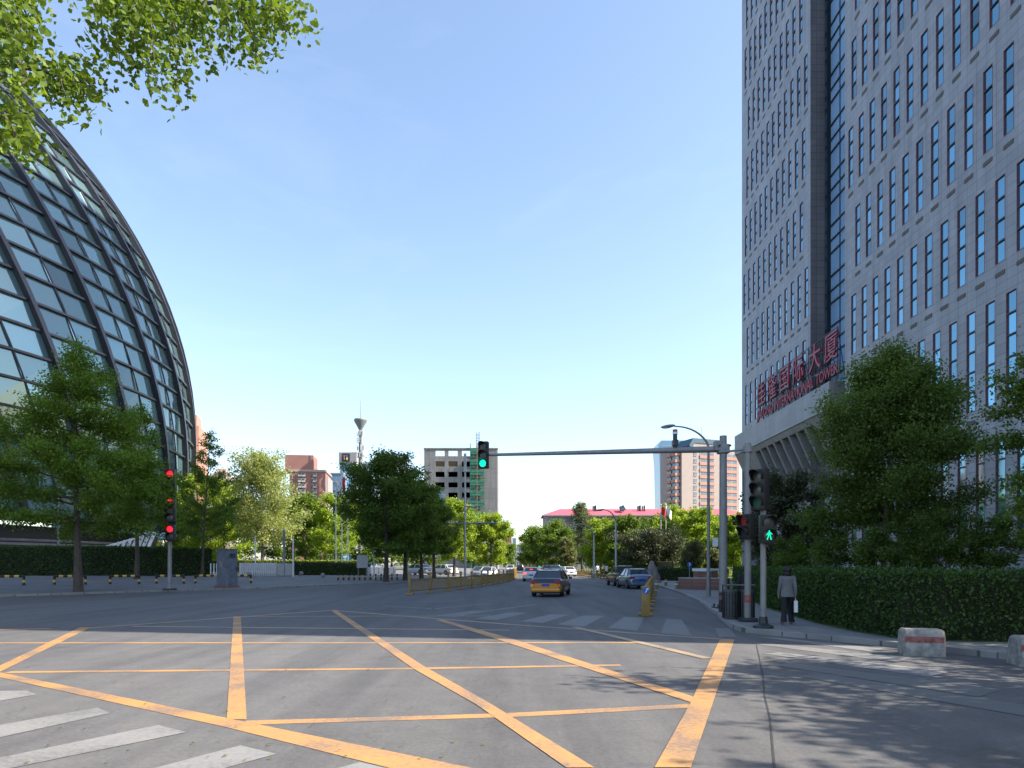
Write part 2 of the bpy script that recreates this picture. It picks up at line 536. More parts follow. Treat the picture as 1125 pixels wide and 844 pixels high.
# leaves; the lit sets have sunlight worked into their colour
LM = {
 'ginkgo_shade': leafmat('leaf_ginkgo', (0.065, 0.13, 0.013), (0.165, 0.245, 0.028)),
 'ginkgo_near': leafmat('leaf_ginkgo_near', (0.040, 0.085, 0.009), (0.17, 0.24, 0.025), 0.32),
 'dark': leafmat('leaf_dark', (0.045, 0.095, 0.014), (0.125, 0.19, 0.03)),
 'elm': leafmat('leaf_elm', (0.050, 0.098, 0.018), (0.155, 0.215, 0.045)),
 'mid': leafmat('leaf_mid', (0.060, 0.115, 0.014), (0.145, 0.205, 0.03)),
 'lit': leafmat('leaf_lit', (0.14, 0.22, 0.018), (0.30, 0.38, 0.04)),
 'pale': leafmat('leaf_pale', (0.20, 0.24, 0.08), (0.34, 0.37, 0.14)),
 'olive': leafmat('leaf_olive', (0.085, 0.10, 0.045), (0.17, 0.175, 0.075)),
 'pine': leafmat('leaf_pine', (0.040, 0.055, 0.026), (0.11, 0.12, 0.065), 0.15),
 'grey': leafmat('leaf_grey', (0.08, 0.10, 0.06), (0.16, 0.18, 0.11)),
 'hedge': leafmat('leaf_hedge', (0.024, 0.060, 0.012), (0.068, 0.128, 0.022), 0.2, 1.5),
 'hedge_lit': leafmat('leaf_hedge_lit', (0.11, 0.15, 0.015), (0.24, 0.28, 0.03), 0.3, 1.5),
}

LEAFK = 1.0
def tree(name, label, loc, h, r, start=0.25, prof=None, leaf='mid', size=0.3, n=5000, seed=1, nb=26,
         elev=(0.15, 0.6), trunk_r=None, bark='bark', group=None, cat='tree', droop=0.0, jitter=0.06, stems=1, lean=0.0, sx=1.0, fill=0.18):
    rnd = random.Random(seed)
    rng = np.random.default_rng(seed)
    T = thing(name, label, cat, loc, 0.0, group)
    prof = prof or (lambda t: (math.sin(math.pi * min(1, 0.18 + 0.82 * t)) ** 0.6))
    trunk_r = trunk_r or h * 0.016 + 0.05
    mb = MB()
    segs = []      # (a, b, weight)
    for st in range(stems):
        ax = Vector((rnd.uniform(-1, 1), rnd.uniform(-1, 1), 0)) * (0.30 * r if stems > 1 else 0.03 * h)
        hh = h * (1 if st == 0 else rnd.uniform(0.7, 0.95))
        K = 9
        tp = []
        for i in range(K):
            t = i / (K - 1)
            w = Vector((math.sin(t * 5 + seed) * 0.012 * h + lean * t * h, math.cos(t * 4.1 + seed * 2) * 0.012 * h, 0)) * (t ** 0.8)
            tp.append(ax * (t ** 0.7) + w + Vector((0, 0, t * hh * 0.97)))
        tr = [trunk_r * (1 - 0.93 * (i / (K - 1)) ** 0.85) / (1 if stems == 1 else 1.6) for i in range(K)]
        tr[0] *= 1.25
        mb.tube(tp, tr, bark, 8)
        def tpos(t):
            x = t * (K - 1); i = min(K - 2, int(x)); f = x - i
            return tp[i].lerp(tp[i + 1], f), tr[i] * (1 - f) + tr[i + 1] * f
        nbs = nb if stems == 1 else max(6, nb // stems)
        for b in range(nbs):
            u = (b + rnd.random()) / nbs
            t = start + (1 - start) * (u ** 0.9) * 0.97
            p0, r0 = tpos(t)
            az = b * 2.39996 + rnd.uniform(-0.4, 0.4) + st * 1.3
            L = r * prof(u) * rnd.uniform(0.72, 1.12) / (1.0 if stems == 1 else 1.25)
            el = elev[0] + (elev[1] - elev[0]) * u + rnd.uniform(-0.15, 0.15)
            d = Vector((math.cos(az) * math.cos(el) * sx, math.sin(az) * math.cos(el), math.sin(el)))
            pts = [p0]
            for k in range(1, 6):
                f = k / 5
                p = p0 + d * (L * f) + Vector((0, 0, -droop * L * f * f + 0.05 * L * math.sin(f * 3 + b)))
                p += Vector((rnd.uniform(-1, 1), rnd.uniform(-1, 1), rnd.uniform(-0.6, 0.6))) * (0.035 * L)
                pts.append(p)
            br = min(r0 * 0.6, 0.02 + 0.012 * L)
            mb.tube(pts, [br * (1 - 0.8 * k / 5) for k in range(6)], bark, 5, caps=False)
            for k in range(2, 5):
                segs.append((pts[k], pts[k + 1], 0.7))
            ns = 3 + int(4 * L / max(r, 0.1))
            for q in range(ns):
                f = rnd.uniform(0.25, 1.0)
                x = f * 5; i = min(4, int(x))
                q0 = pts[i].lerp(pts[i + 1], x - i)
                sd = (d + Vector((rnd.gauss(0, 0.75), rnd.gauss(0, 0.75), rnd.gauss(0.1, 0.45)))).normalized()
                SL = L * rnd.uniform(0.22, 0.46)
                q1 = q0 + sd * SL * 0.55 + Vector((0, 0, 0.02 * L))
                q2 = q0 + sd * SL + Vector((0, 0, -droop * SL * 0.7))
                if size < 0.2:
                    mb.tube([q0, q1, q2], [br * 0.35, br * 0.22, br * 0.08], bark, 4, caps=False)
                segs.append((q0, q1, 1.0)); segs.append((q1, q2, 1.3))
    n = int(n * 1.7); size = size * 1.12
    A = np.array([tuple(s[0]) for s in segs]); B = np.array([tuple(s[1]) for s in segs])
    W = np.array([s[2] for s in segs]) * np.linalg.norm(B - A, axis=1)
    idx = rng.choice(len(segs), size=n, p=W / W.sum())
    t = rng.random((n, 1))
    C = A[idx] * (1 - t) + B[idx] * t + rng.normal(size=(n, 3)) * np.array([1, 1, 0.75]) * (jitter * r + 0.4 * size)
    C[:, 2] = np.maximum(C[:, 2], h * start * 0.55)
    mb.build('trunk', T, 40)
    leaf_mesh('crown', C, size, LM[leaf], T, seed + 100)
    return T
# ------------------------------------------------------------------ camera, sun, sky
cam = bpy.data.cameras.new('camera')
cam.sensor_width = 36.0
cam.lens = 24.0
cam.shift_x = -(CX - 562.5) / 1125.0
cam.shift_y = (CY - 422.0) / 1125.0
cam.clip_end = 6000.0
co = bpy.data.objects.new('camera', cam)
col.objects.link(co)
co.location = (0, 0, H)
co.rotation_euler = (R(90), 0, 0)
scene.camera = co

SUN_EL = 40.0
SUN_H = Vector((0.985, -0.17, 0)).normalized()
sdir = Vector((SUN_H.x * math.cos(R(SUN_EL)), SUN_H.y * math.cos(R(SUN_EL)), math.sin(R(SUN_EL))))
sl = bpy.data.lights.new('sun', 'SUN')
sl.energy = 4.2
sl.angle = R(0.5)
sl.color = (1.0, 0.90, 0.76)
so = bpy.data.objects.new('sun', sl)
col.objects.link(so)
so.rotation_euler = sdir.to_track_quat('Z', 'Y').to_euler()
so.location = (60, -10, 80)

w = bpy.data.worlds.new('World')
scene.world = w
w.use_nodes = True
nt = w.node_tree
sky = nt.nodes.new('ShaderNodeTexSky')
sky.sky_type = 'NISHITA'
sky.sun_disc = False
sky.sun_elevation = R(SUN_EL)
sky.sun_rotation = math.atan2(SUN_H.x, SUN_H.y)
sky.altitude = 50
sky.air_density = 1.0
sky.dust_density = 1.3
sky.ozone_density = 1.0
bg = nt.nodes['Background']
bg.inputs['Strength'].default_value = 0.136
# thin high cirrus, brighter than the sky behind it
tcw = nt.nodes.new('ShaderNodeTexCoord')
mpw = nt.nodes.new('ShaderNodeMapping'); mpw.inputs['Scale'].default_value = (1.6, 1.1, 5.0); mpw.inputs['Rotation'].default_value = (0.2, 0.45, 0.3)
nw = nt.nodes.new('ShaderNodeTexNoise'); nw.inputs['Scale'].default_value = 1.7; nw.inputs['Detail'].default_value = 8.0; nw.inputs['Roughness'].default_value = 0.62; nw.inputs['Distortion'].default_value = 0.6
nt.links.new(tcw.outputs['Generated'], mpw.inputs['Vector']); nt.links.new(mpw.outputs[0], nw.inputs['Vector'])
rw = ramp(nt, nw.outputs['Fac'], [(0.50, (0, 0, 0)), (0.80, (0.09, 0.09, 0.09))])
mxw = nt.nodes.new('ShaderNodeMix'); mxw.data_type = 'RGBA'; mxw.blend_type = 'MIX'
gmw = nt.nodes.new('ShaderNodeGamma'); gmw.inputs['Gamma'].default_value = 0.95
nt.links.new(sky.outputs[0], gmw.inputs['Color'])
nt.links.new(rw, mxw.inputs[0]); nt.links.new(gmw.outputs[0], mxw.inputs[6]); mxw.inputs[7].default_value = (3.8, 4.1, 4.3, 1)
nt.links.new(mxw.outputs[2], bg.inputs['Color'])
scene.view_settings.view_transform = 'Standard'
scene.view_settings.look = 'None'
scene.view_settings.gamma = 1.0
scene.view_settings.exposure = 1.45
scene.cycles.max_bounces = 6
scene.cycles.transparent_max_bounces = 4

# ------------------------------------------------------------------ ground, road, pavements
tag(MB().poly([(-2500, -400), (2500, -400), (2500, 3500), (-2500, 3500)], -0.06, 'soil').build('ground'), kind='structure')
tag(MB().poly([(-260, -60), (260, -60), (260, 900), (-260, 900)], 0.0, 'asphalt').build('road'), kind='structure')

# left plaza: kerb line traced along the junction corner and the far carriageway
LE = [G(-300, 676), G(-120, 662), G(0, 656), G(120, 652), G(250, 648), G(322, 645.8), G(344, 644.6), G(380, 643.2), G(420, 641.5), G(470, 639), G(520, 635), G(553, 631), G(562, 628), G(566, 624.2)]
def seg_dist(p, a, b):
    ab = b - a; t = max(0, min(1, (p - a).dot(ab) / ab.dot(ab)))
    return (p - (a + ab * t)).length
def ldist(x, y):
    p = Vector((x, y, 0))
    return min(seg_dist(p, LE[i], LE[i + 1]) for i in range(len(LE) - 1))
def zramp(d):
    t = max(0.0, min(1.0, (d - 1.0) / 19.0))
    return 0.12 + 0.65 * t
def zl(x, y):
    return zramp(ldist(x, y))
def GL(px, py):
    z = 0.3
    for _ in range(30):
        p = G(px, py, z)
        z = 0.5 * z + 0.5 * zl(p.x, p.y)
    return G(px, py, z)

pl = MB()
ds = [0.0, 0.25, 1.0, 4, 7, 10, 14, 18, 22, 40, 90, 260]
rows = []
for i, e in enumerate(LE):
    y = e.y
    f = max(0, min(1, (y - 40) / 60))
    v = Vector((-0.72 * (1 - f) - 1.0 * f, 0.70 * (1 - f) + 0.02 * f, 0)).normalized()
    row = [Vector((e.x, e.y, 0.0))]
    for d in ds:
        q = e + v * d
        row.append(Vector((q.x, q.y, zramp(ldist(q.x, q.y)) if d > 0.3 else 0.12)))
    rows.append(row)
for i in range(len(rows) - 1):
    for j in range(len(rows[0]) - 1):
        pl.quad(rows[i][j], rows[i + 1][j], rows[i + 1][j + 1], rows[i][j + 1], 'kerb' if j < 2 else 'plaza')
tag(pl.build('pavement'), kind='structure')

# right pavement and park
RK = [G(2400, 880), G(1500, 774), G(1300, 748), G(1111, 725.6), G(1050, 718.5), G(988, 712), G(900, 703), G(849, 698.5), G(818, 695), G(808, 692.5), G(799.6, 688), G(788, 677), G(768, 662.5), G(746, 652), G(738, 649.2), G(724, 645), G(700, 642.2), G(677, 638.5), G(640, 633), G(610, 628), G(592, 624.5)]
def inset(pts, d):
    out = []
    for i, p in enumerate(pts):
        a = pts[max(0, i - 1)]; b = pts[min(len(pts) - 1, i + 1)]
        t = (b - a).normalized()
        out.append(p + Vector((t.y, -t.x, 0)) * d)
    return out
RK2 = inset(RK, 0.22)
pv = MB()
for i in range(len(RK) - 1):
    a, b = RK[i], RK[i + 1]; a2, b2 = RK2[i], RK2[i + 1]
    z = Vector((0, 0, 0.12))
    pv.quad(b, a, a + z, b + z, 'kerb')
    pv.quad(b + z, a + z, a2 + z, b2 + z, 'kerb')
farR = [Vector((60, RK[-1].y, 0)), Vector((230, 300, 0)), Vector((230, 10, 0))]
pv.poly([(p.x, p.y) for p in RK2 + farR], 0.12, 'pave')
tag(pv.build('pavement'), kind='structure')

# hedge base line on the right (front face)
HB = [G(806, 651, .12), G(822, 657, .12), G(842, 667, .12), G(900, 684.5, .12), G(945, 694, .12), G(990, 701.5, .12), G(1040, 704, .12), G(1125, 705.5, .12), G(1400, 709, .12), G(1900, 716, .12)]
gpts = [(p.x, p.y) for p in inset(HB, 0.15)]
tag(MB().poly(gpts[::-1] + [(HB[0].x + 4, HB[0].y + 25), (200, HB[0].y + 25), (200, HB[-1].y + 1)], 0.126, 'lawn').build('lawn'), kind='structure')
PK = [G(690, 636.5), G(660, 632.6), G(632, 629), G(605, 625.5)]
tag(MB().poly([(p.x + 1.5, p.y) for p in PK] + [(50, PK[-1].y), (120, 200), (120, 75), (22, 66)], 0.127, 'lawn').build('lawn'), kind='structure')
tag(MB().poly([(-120, 108), (-22, 100), (-22, 190), (-160, 190)], 0.80, 'lawn').build('lawn'), kind='structure')

# ---- painted markings: quads measured on the road surface
def pq(mb, pts, m, z):
    vs = [G(x, y, 0) + Vector((0, 0, z)) for x, y in pts]
    if (vs[1] - vs[0]).cross(vs[2] - vs[0]).z < 0:
        vs.reverse()
    mb.add(vs, [tuple(range(len(vs)))], m)
def pline(mb, a, b, w, m, z):
    p = G(*a); q = G(*b)
    d = (q - p).normalized(); s = Vector((-d.y, d.x, 0)) * (w / 2); zz = Vector((0, 0, z))
    mb.quad(p - s + zz, q - s + zz, q + s + zz, p + s + zz, m)
yb = MB()
pq(yb, [(-60, 727), (249, 789.3), (515, 843.5), (560, 853), (462, 853), (423, 843), (249, 799.5), (0, 744.5), (-60, 733)], 'yellow_paint', 0.0048)
pq(yb, [(256.5, 677.5), (264.5, 677.5), (271, 791), (249, 790.5)], 'yellow_paint', 0.0058)
pq(yb, [(-40, 744), (-40, 734), (0, 731.5), (88, 689.5), (100, 689.5), (0, 738.5)], 'yellow_paint', 0.0066)
pline(yb, (-40, 692.5), (56, 690.9), 0.25, 'yellow_paint', 0.0050)
pline(yb, (-40, 706.6), (700, 706.2), 0.20, 'yellow_paint', 0.0040)
pline(yb, (8, 738.8), (453, 734.8), 0.19, 'yellow_paint', 0.0040)
pline(yb, (453, 734.8), (682, 731), 0.19, 'yellow_paint', 0.0040)
pline(yb, (268, 794.5), (560, 786), 0.21, 'yellow_paint', 0.0040)
pline(yb, (560, 786), (764, 775.5), 0.22, 'yellow_paint', 0.0040)
pq(yb, [(363, 670.5), (369, 670.3), (467, 733), (538, 773), (653, 844), (622, 844), (524, 775), (454, 735)], 'yellow_paint', 0.0074)
pq(yb, [(478, 681), (486, 681), (562, 702), (768, 768), (758, 772), (556, 706)], 'yellow_paint', 0.0082)
pq(yb, [(790.5, 703.5), (807, 703), (759, 844), (719, 844), (758, 774)], 'yellow_paint', 0.0090)
tag(yb.build('box_junction_marking'), kind='structure')
fy = MB()
pline(fy, (92, 690.6), (364, 670.6), 0.22, 'faded_yellow_paint', 0.0035)
pline(fy, (364, 670.6), (560, 686.2), 0.2, 'faded_yellow_paint', 0.0035)
pline(fy, (560, 686.2), (802, 703), 0.16, 'faded_yellow_paint', 0.0035)
pline(fy, (146, 688.2), (560, 692.5), 0.2, 'faded_yellow_paint', 0.0028)
pline(fy, (630, 689), (778, 724), 0.22, 'faded_yellow_paint', 0.0098)
pline(fy, (264, 677.5), (560, 676.8), 0.15, 'faded_yellow_paint', 0.0030)
tag(fy.build('faded_box_marking'), kind='structure')
zb = MB()
for q in ([(-60, 767), (-30, 760), (30, 759.3), (40, 763.5), (-60, 781)], [(-60, 808), (0, 797), (107, 778), (121, 784), (-60, 824)],
          [(-40, 842), (0, 833), (174, 797), (205, 805), (15, 844), (-30, 855)], [(150, 850), (172, 844), (264, 819.5), (304, 829), (249, 844), (230, 850)],
          [(280, 870), (395, 838), (440, 848), (350, 880)]):
    pq(zb, q, 'white_paint', 0.006)
tag(zb.build('zebra_crossing'), kind='structure')
zc = MB()
for q in ([(786, 690.5), (802, 690.5), (809, 700), (790, 700.5)], [(732, 680.5), (749, 681), (760, 699), (726, 696)], [(686, 678), (708, 679), (700, 693.5), (668, 690)],
          [(640, 676.5), (664, 677), (642, 689), (612, 686.5)], [(606, 675), (626, 675.6), (596, 685), (570, 683)], [(560, 673), (580, 673.6), (545, 681.5), (522, 680)],
          [(520, 671), (538, 671.6), (500, 678), (478, 676.6)]):
    pq(zc, q, 'worn_white_paint', 0.0062)
for a, b in (((420, 665.6), (485, 669.5)), ((424, 661.6), (500, 660.8)), ((470, 669.5), (540, 663)), ((500, 676), (590, 664))):
    pline(zc, a, b, 0.22, 'worn_white_paint', 0.0025)
pline(zc, (713, 656.4), (746, 657.6), 0.35, 'white_paint', 0.004)
tag(zc.build('zebra_crossing'), kind='structure')
zr = MB()
for q in ([(874, 743), (905, 741), (1160, 780), (1130, 788)], [(834, 700), (850, 700.5), (972, 713), (955, 716)], [(830, 708), (848, 707.5), (1000, 723), (985, 728)], [(836, 718), (856, 717), (1045, 738), (1020, 744)],
          [(850, 731), (874, 729.5), (1100, 758), (1075, 766)]):
    pq(zr, q, 'worn_white_paint' if q[0][1] > 720 else 'white_paint', 0.006)
tag(zr.build('zebra_crossing'), kind='structure')
sm = MB()
pl_pts = [(831, 709), (834, 722), (838, 742), (840, 765), (846, 790), (851, 846)]
M['tar'] = mat('tar', (0.035, 0.034, 0.034), 0.7, var=0.3)
for a, b in zip(pl_pts, pl_pts[1:]):
    pline(sm, a, b, 0.022, 'tar', 0.0036)
tag(sm.build('road_seam'), kind='structure')

# manhole cover-like patches and scattered fallen ginkgo leaves near the camera
rng = np.random.default_rng(5)
pp = []
for k in range(90):
    p = G(rng.uniform(0, 620), 690 + 150 * rng.random() ** 0.8)
    pp.append((p.x, p.y, 0.018))
pp2 = []
for k in range(420):
    i = int(rng.uniform(2, 7)); q = HB[i].lerp(HB[i + 1], rng.random()); d_ = -abs(rng.normal() * .35) - .02
    t_ = (HB[i + 1] - HB[i]).normalized()
    pp2.append((q.x + t_.y * d_ * -1 * -1, q.y - t_.x * d_ * 1, .138))
tag(leaf_mesh('fallen_leaves', np.array(pp2), 0.05, LM['ginkgo_near'], None, 8, up=4.0), 'yellowed leaf litter along the foot of the right hedge', 'fallen leaves', kind='stuff')
fl = leaf_mesh('fallen_leaves', np.array(pp), 0.045, LM['ginkgo_near'], None, 3, up=4.0)
tag(fl, 'small yellow green leaves scattered over the asphalt junction', 'fallen leaves', kind='stuff')

# ------------------------------------------------------------------ office tower (right)
KT = .89          # tower scale: depth that puts its shade edge where the photo has it
D = 28.0 * KT; D2 = 28.8 * KT
def zk(z): return (z - H) * KT + H
tw = thing('office_tower', 'tall grey granite office tower with rows of narrow slit windows at the right', 'office tower', (D, 60, 0))
TO = Vector((D, 60, 0))
ZT = 110.0
wins = []   # (px size, X, y0, y1, zb, zt)
def near_rows():
    ph = {-2: .2, -1: .7, 0: .22, 1: .82, 2: .5, 3: .19}
    for k in range(4, 15):
        ph[k] = (.19 - .32 * (k - 3)) % 1
    for k in range(-2, 14):
        zt = 1.75 + D * (.8037 + .253 * k); zb = zt - D * .1775
        if k == -1: zt = 1.75 + D * .5558; zb = 1.75 + D * .336
        if k == -2: zt = 1.75 + D * .262; zb = 1.75 + D * .05
        if zt < ZT - 3:
            yield k, ph[k], zb, zt
def facade(mb, X, Y0, Y1, Z0, rows, pitch, ww=.84 * KT, dep=.10):
    z = Z0
    for k, ph, zb, zt in rows:
        if zb < Z0: continue
        mb.quad((X, Y0, z), (X, Y0, zb), (X, Y1, zb), (X, Y1, z), 'granite')
        n = int(Y0 / pitch) - 1
        y = Y0
        while True:
            b = pitch * (n + ph); a = b - ww; n += 1
            if a < Y0 + .45: continue
            if b > Y1 - .45: break
            mb.quad((X, y, zb), (X, y, zt), (X, a, zt), (X, a, zb), 'granite')
            x2 = X + dep
            mb.quad((X, a, zb), (X, a, zt), (x2, a, zt), (x2, a, zb), 'granite')
            mb.quad((X, b, zb), (x2, b, zb), (x2, b, zt), (X, b, zt), 'granite')
            mb.quad((X, a, zb), (x2, a, zb), (x2, b, zb), (X, b, zb), 'granite')
            mb.quad((X, a, zt), (X, b, zt), (x2, b, zt), (x2, a, zt), 'granite')
            wins.append((X, a, b, zb, zt))
            y = b
        mb.quad((X, y, zb), (X, y, zt), (X, Y1, zt), (X, Y1, zb), 'granite')
        z = zt
    mb.quad((X, Y0, z), (X, Y0, ZT), (X, Y1, ZT), (X, Y1, z), 'granite')
def loc(mb, o):
    mb.v = [(x - o.x, y - o.y, z - o.z) for x, y, z in mb.v]
    return mb
nr = list(near_rows())
YN0, YN1 = 12.0, 58.3 * KT
YF0, YF1 = 67.0 * KT, 87.4 * KT
XG = 30.6 * KT; XR = 30.2 * KT; XB = 50.0
wall = MB()
facade(wall, D, YN0, YN1, 0.0, nr, D * .0615)
wall.quad((D, YN0, 0), (62, YN0, 0), (62, YN0, ZT), (D, YN0, ZT), 'granite')
wall.quad((D, YN1, 0), (D, YN1, ZT), (XG, YN1, ZT), (XG, YN1, 0), 'granite')
wall.quad((62, YN0, 0), (62, YN1, 0), (62, YN1, ZT), (62, YN0, ZT), 'granite')
wall.quad((D, YN0, ZT), (62, YN0, ZT), (62, YN1, ZT), (D, YN1, ZT), 'granite_dark')
loc(wall, TO).build('wall', tw)
wall2 = MB()
fr = [(k, (.09 + .31 * (3 - k)) % 1, zb, zt) for k, _, zb, zt in nr if k >= 0]
facade(wall2, D2, YF0, YF1, zk(17.0), fr, D2 * .0598)
wall2.quad((XB, YN1, 0), (XB, YF1, 0), (XB, YF1, ZT), (XB, YN1, ZT), 'granite')
wall2.quad((XG, YN1, ZT), (XB, YN1, ZT), (XB, YF0, ZT), (XG, YF0, ZT), 'granite_dark')
wall2.quad((D2, YF1, 0), (D2, YF1, ZT), (XB, YF1, ZT), (XB, YF1, 0), 'granite')
wall2.quad((D2, YF0, ZT), (XB, YF0, ZT), (XB, YF1, ZT), (D2, YF1, ZT), 'granite_dark')
loc(wall2, TO).build('wall', tw)
loc(MB().quad((D2, YF0, 0), (XR, YF0, 0), (XR, YF0, ZT), (D2, YF0, ZT), 'granite_dark'), TO).build('return_wall', tw)
# glazed recess between the wings
cg = MB()
cg.quad((XG, YN1, zk(18)), (XG, YN1, ZT), (XG, YF0 - .4, ZT), (XG, YF0 - .4, zk(18)), 'curtain_glass')
cg.quad((XR, YF0 - .02, zk(18)), (XG + .45, YF0 - .02, zk(18)), (XG + .45, YF0 - .02, ZT), (XR, YF0 - .02, ZT), 'dark_glass')
z = zk(18.6); k = 0
while z < ZT:
    cg.box((XG - .05, (YN1 + YF0 - .4) / 2, z), (.12, YF0 - .4 - YN1, .11), 'dark_metal')
    z += (1.25, 2.0, 1.1)[k % 3]; k += 1
for y in (60.4, 62.5, 64.6):
    cg.box((XG - .04, y * KT, (18 + ZT) / 2), (.07, .05, ZT - 18), 'dark_metal')
loc(cg, TO).build('curtain_wall', tw)
# windows: the hundred that show largest are parts, the rest one part
def wsize(wd):
    X, a, b, zb, zt = wd
    px0 = CX + X / b * F; px1 = CX + X / a * F
    yt = CY - (zt - H) / b * F; ybm = CY - (zb - H) / b * F
    vis = px0 < 1125 and ybm > 0
    return (min(1125, px1) - px0) * (min(640, ybm) - max(0, yt)) if vis else 0
wins.sort(key=wsize, reverse=True)
def frame_mb(h, w=.84 * KT):
    m = MB(); t = .035
    for y in (-w / 2 + t / 2 + .003, w / 2 - t / 2 - .003):
        m.box((.045, y, 0), (.10, t, h - .01), 'red_frame')
    for z in (-h / 2 + t / 2 + .003, h / 2 - t / 2 - .003):
        m.box((.036, 0, z), (.075, w - 2 * t - .01, t), 'red_frame')
    nm = 3 if h < 5.0 else 4
    for i in range(nm):
        m.box((.03, 0, -h / 2 + h * (i + 1) / (nm + 1)), (.07, w - 2 * t - .01, .08), 'dark_metal')
    return m
def pane_mb(h, w=.84 * KT):
    m = MB(); nm = (3 if h < 5.0 else 4) + 1
    for i in range(nm):
        z0 = -h / 2 + h * i / nm; z1 = z0 + h / nm - .001
        m.quad((.068, -w / 2, z0), (.068, -w / 2, z1), (.068, w / 2, z1), (.068, w / 2, z0), 'win_glass')
    return m
protos = {}
rest_f = MB(); rest_p = MB(); rest_v = MB()
for i, (X, a, b, zb, zt) in enumerate(wins):
    h = zt - zb; key = round(h, 2)
    c = Vector((X, (a + b) / 2, (zb + zt) / 2)) - TO
    if i < 100:
        if key not in protos:
            f = frame_mb(h).build('window', tw); p = pane_mb(h).build('pane', f)
            protos[key] = (f, p)
        else:
            f0, p0 = protos[key]
            f = f0.copy(); col.objects.link(f); f.parent = tw
            p = p0.copy(); col.objects.link(p); p.parent = f
        f.location = c
        v = MB().box((X - .012 - TO.x, (a + b) / 2 - TO.y, zb - .58), (.03, .70, .22), 'vent').build('vent', tw)
    else:
        for src, dst in ((frame_mb(h), rest_f), (pane_mb(h), rest_p)):
            kk = len(dst.v)
            dst.v.extend([(x + c.x, y + c.y, z + c.z) for x, y, z in src.v])
            dst.f.extend([[kk + q for q in f] for f in src.f])
            dst.m.extend([dst.mi(src.mats[q]) for q in src.m])
        rest_v.box((X - .012 - TO.x, (a + b) / 2 - TO.y, zb - .58), (.03, .70, .22), 'vent')
for mb, nm in ((rest_f, 'windows'), (rest_p, 'panes'), (rest_v, 'vents')):
    tag(mb.build(nm, tw), kind='stuff')
# ledge and flared podium under the sign
XL = 27.6 * KT
lg = MB()
Y0, Y1 = 60.4 * KT, 86.6 * KT
z15, z18 = zk(15.6), zk(18.0)
lg.quad((XL, Y0, z15), (XL, Y0, z18), (XL, Y1, z18), (XL, Y1, z15), 'granite_smooth')
lg.quad((XL, Y0, z18), (32 * KT, Y0, z18), (32 * KT, Y1, z18), (XL, Y1, z18), 'granite_smooth')
lg.quad((XL, Y0, z15), (31.5 * KT, Y0, z15), (31.5 * KT, Y0, z18), (XL, Y0, z18), 'granite_smooth')
lg.quad((XL, Y1, z15), (XL, Y1, z18), (31.5 * KT, Y1, z18), (31.5 * KT, Y1, z15), 'granite_smooth')
loc(lg, TO).build('ledge', tw)
M['recess'] = mat('shaded_recess_panel', (0.075, 0.075, 0.085), 0.6, var=.15)  # near-black tone paints the shade inside the slanted openings
pd = MB()
def px_(z):   # sloping face: X at height z
    return XL + .1 + (z15 - z) * (1.9 / 4.2)
zA, zB, zC, zD = z15, zk(15.0), zk(11.4), zk(8.6)
pd.quad((px_(zB), Y0, zB), (px_(zA), Y0, zA), (px_(zA), Y1, zA), (px_(zB), Y1, zB), 'granite_smooth')
ys = [(64.6 + 2.02 * i) * KT for i in range(9)]
fin_w = .37
y = Y0
for i in range(8):
    a = ys[i]; b = ys[i] + 2.02 * KT - fin_w
    pd.quad((px_(zC), y, zC), (px_(zB), y, zB), (px_(zB), a, zB), (px_(zC), a, zC), 'granite_smooth')
    dd = .9
    pd.quad((px_(zC) + dd, a, zC), (px_(zB) + dd, a, zB), (px_(zB) + dd, b, zB), (px_(zC) + dd, b, zC), 'recess')
    pd.quad((px_(zC), a, zC), (px_(zB), a, zB), (px_(zB) + dd, a, zB), (px_(zC) + dd, a, zC), 'granite_smooth')
    pd.quad((px_(zC), b, zC), (px_(zC) + dd, b, zC), (px_(zB) + dd, b, zB), (px_(zB), b, zB), 'granite_smooth')
    pd.quad((px_(zC), a, zC), (px_(zC) + dd, a, zC), (px_(zC) + dd, b, zC), (px_(zC), b, zC), 'granite_smooth')
    pd.quad((px_(zB), a, zB), (px_(zB), b, zB), (px_(zB) + dd, b, zB), (px_(zB) + dd, a, zB), 'granite_smooth')
    y = b
pd.quad((px_(zC), y, zC), (px_(zB), y, zB), (px_(zB), Y1, zB), (px_(zC), Y1, zC), 'granite_smooth')
pd.quad((px_(zD), Y0, zD), (px_(zC), Y0, zC), (px_(zC), Y1, zC), (px_(zD), Y1, zD), 'granite_smooth')
pd.quad((px_(zD), Y0, 0), (px_(zD), Y0, zD), (px_(zD), Y1, zD), (px_(zD), Y1, 0), 'granite')
pd.add([(px_(z15), Y0, z15), (px_(zD), Y0, zD), (px_(zD), Y0, 0), (33 * KT, Y0, 0), (33 * KT, Y0, z15)], [(0, 1, 2, 3, 4)], 'granite')
pd.add([(px_(z15), Y1, z15), (px_(zD), Y1, zD), (px_(zD), Y1, 0), (33 * KT, Y1, 0), (33 * KT, Y1, z15)], [(4, 3, 2, 1, 0)], 'granite')
loc(pd, TO).build('podium', tw)

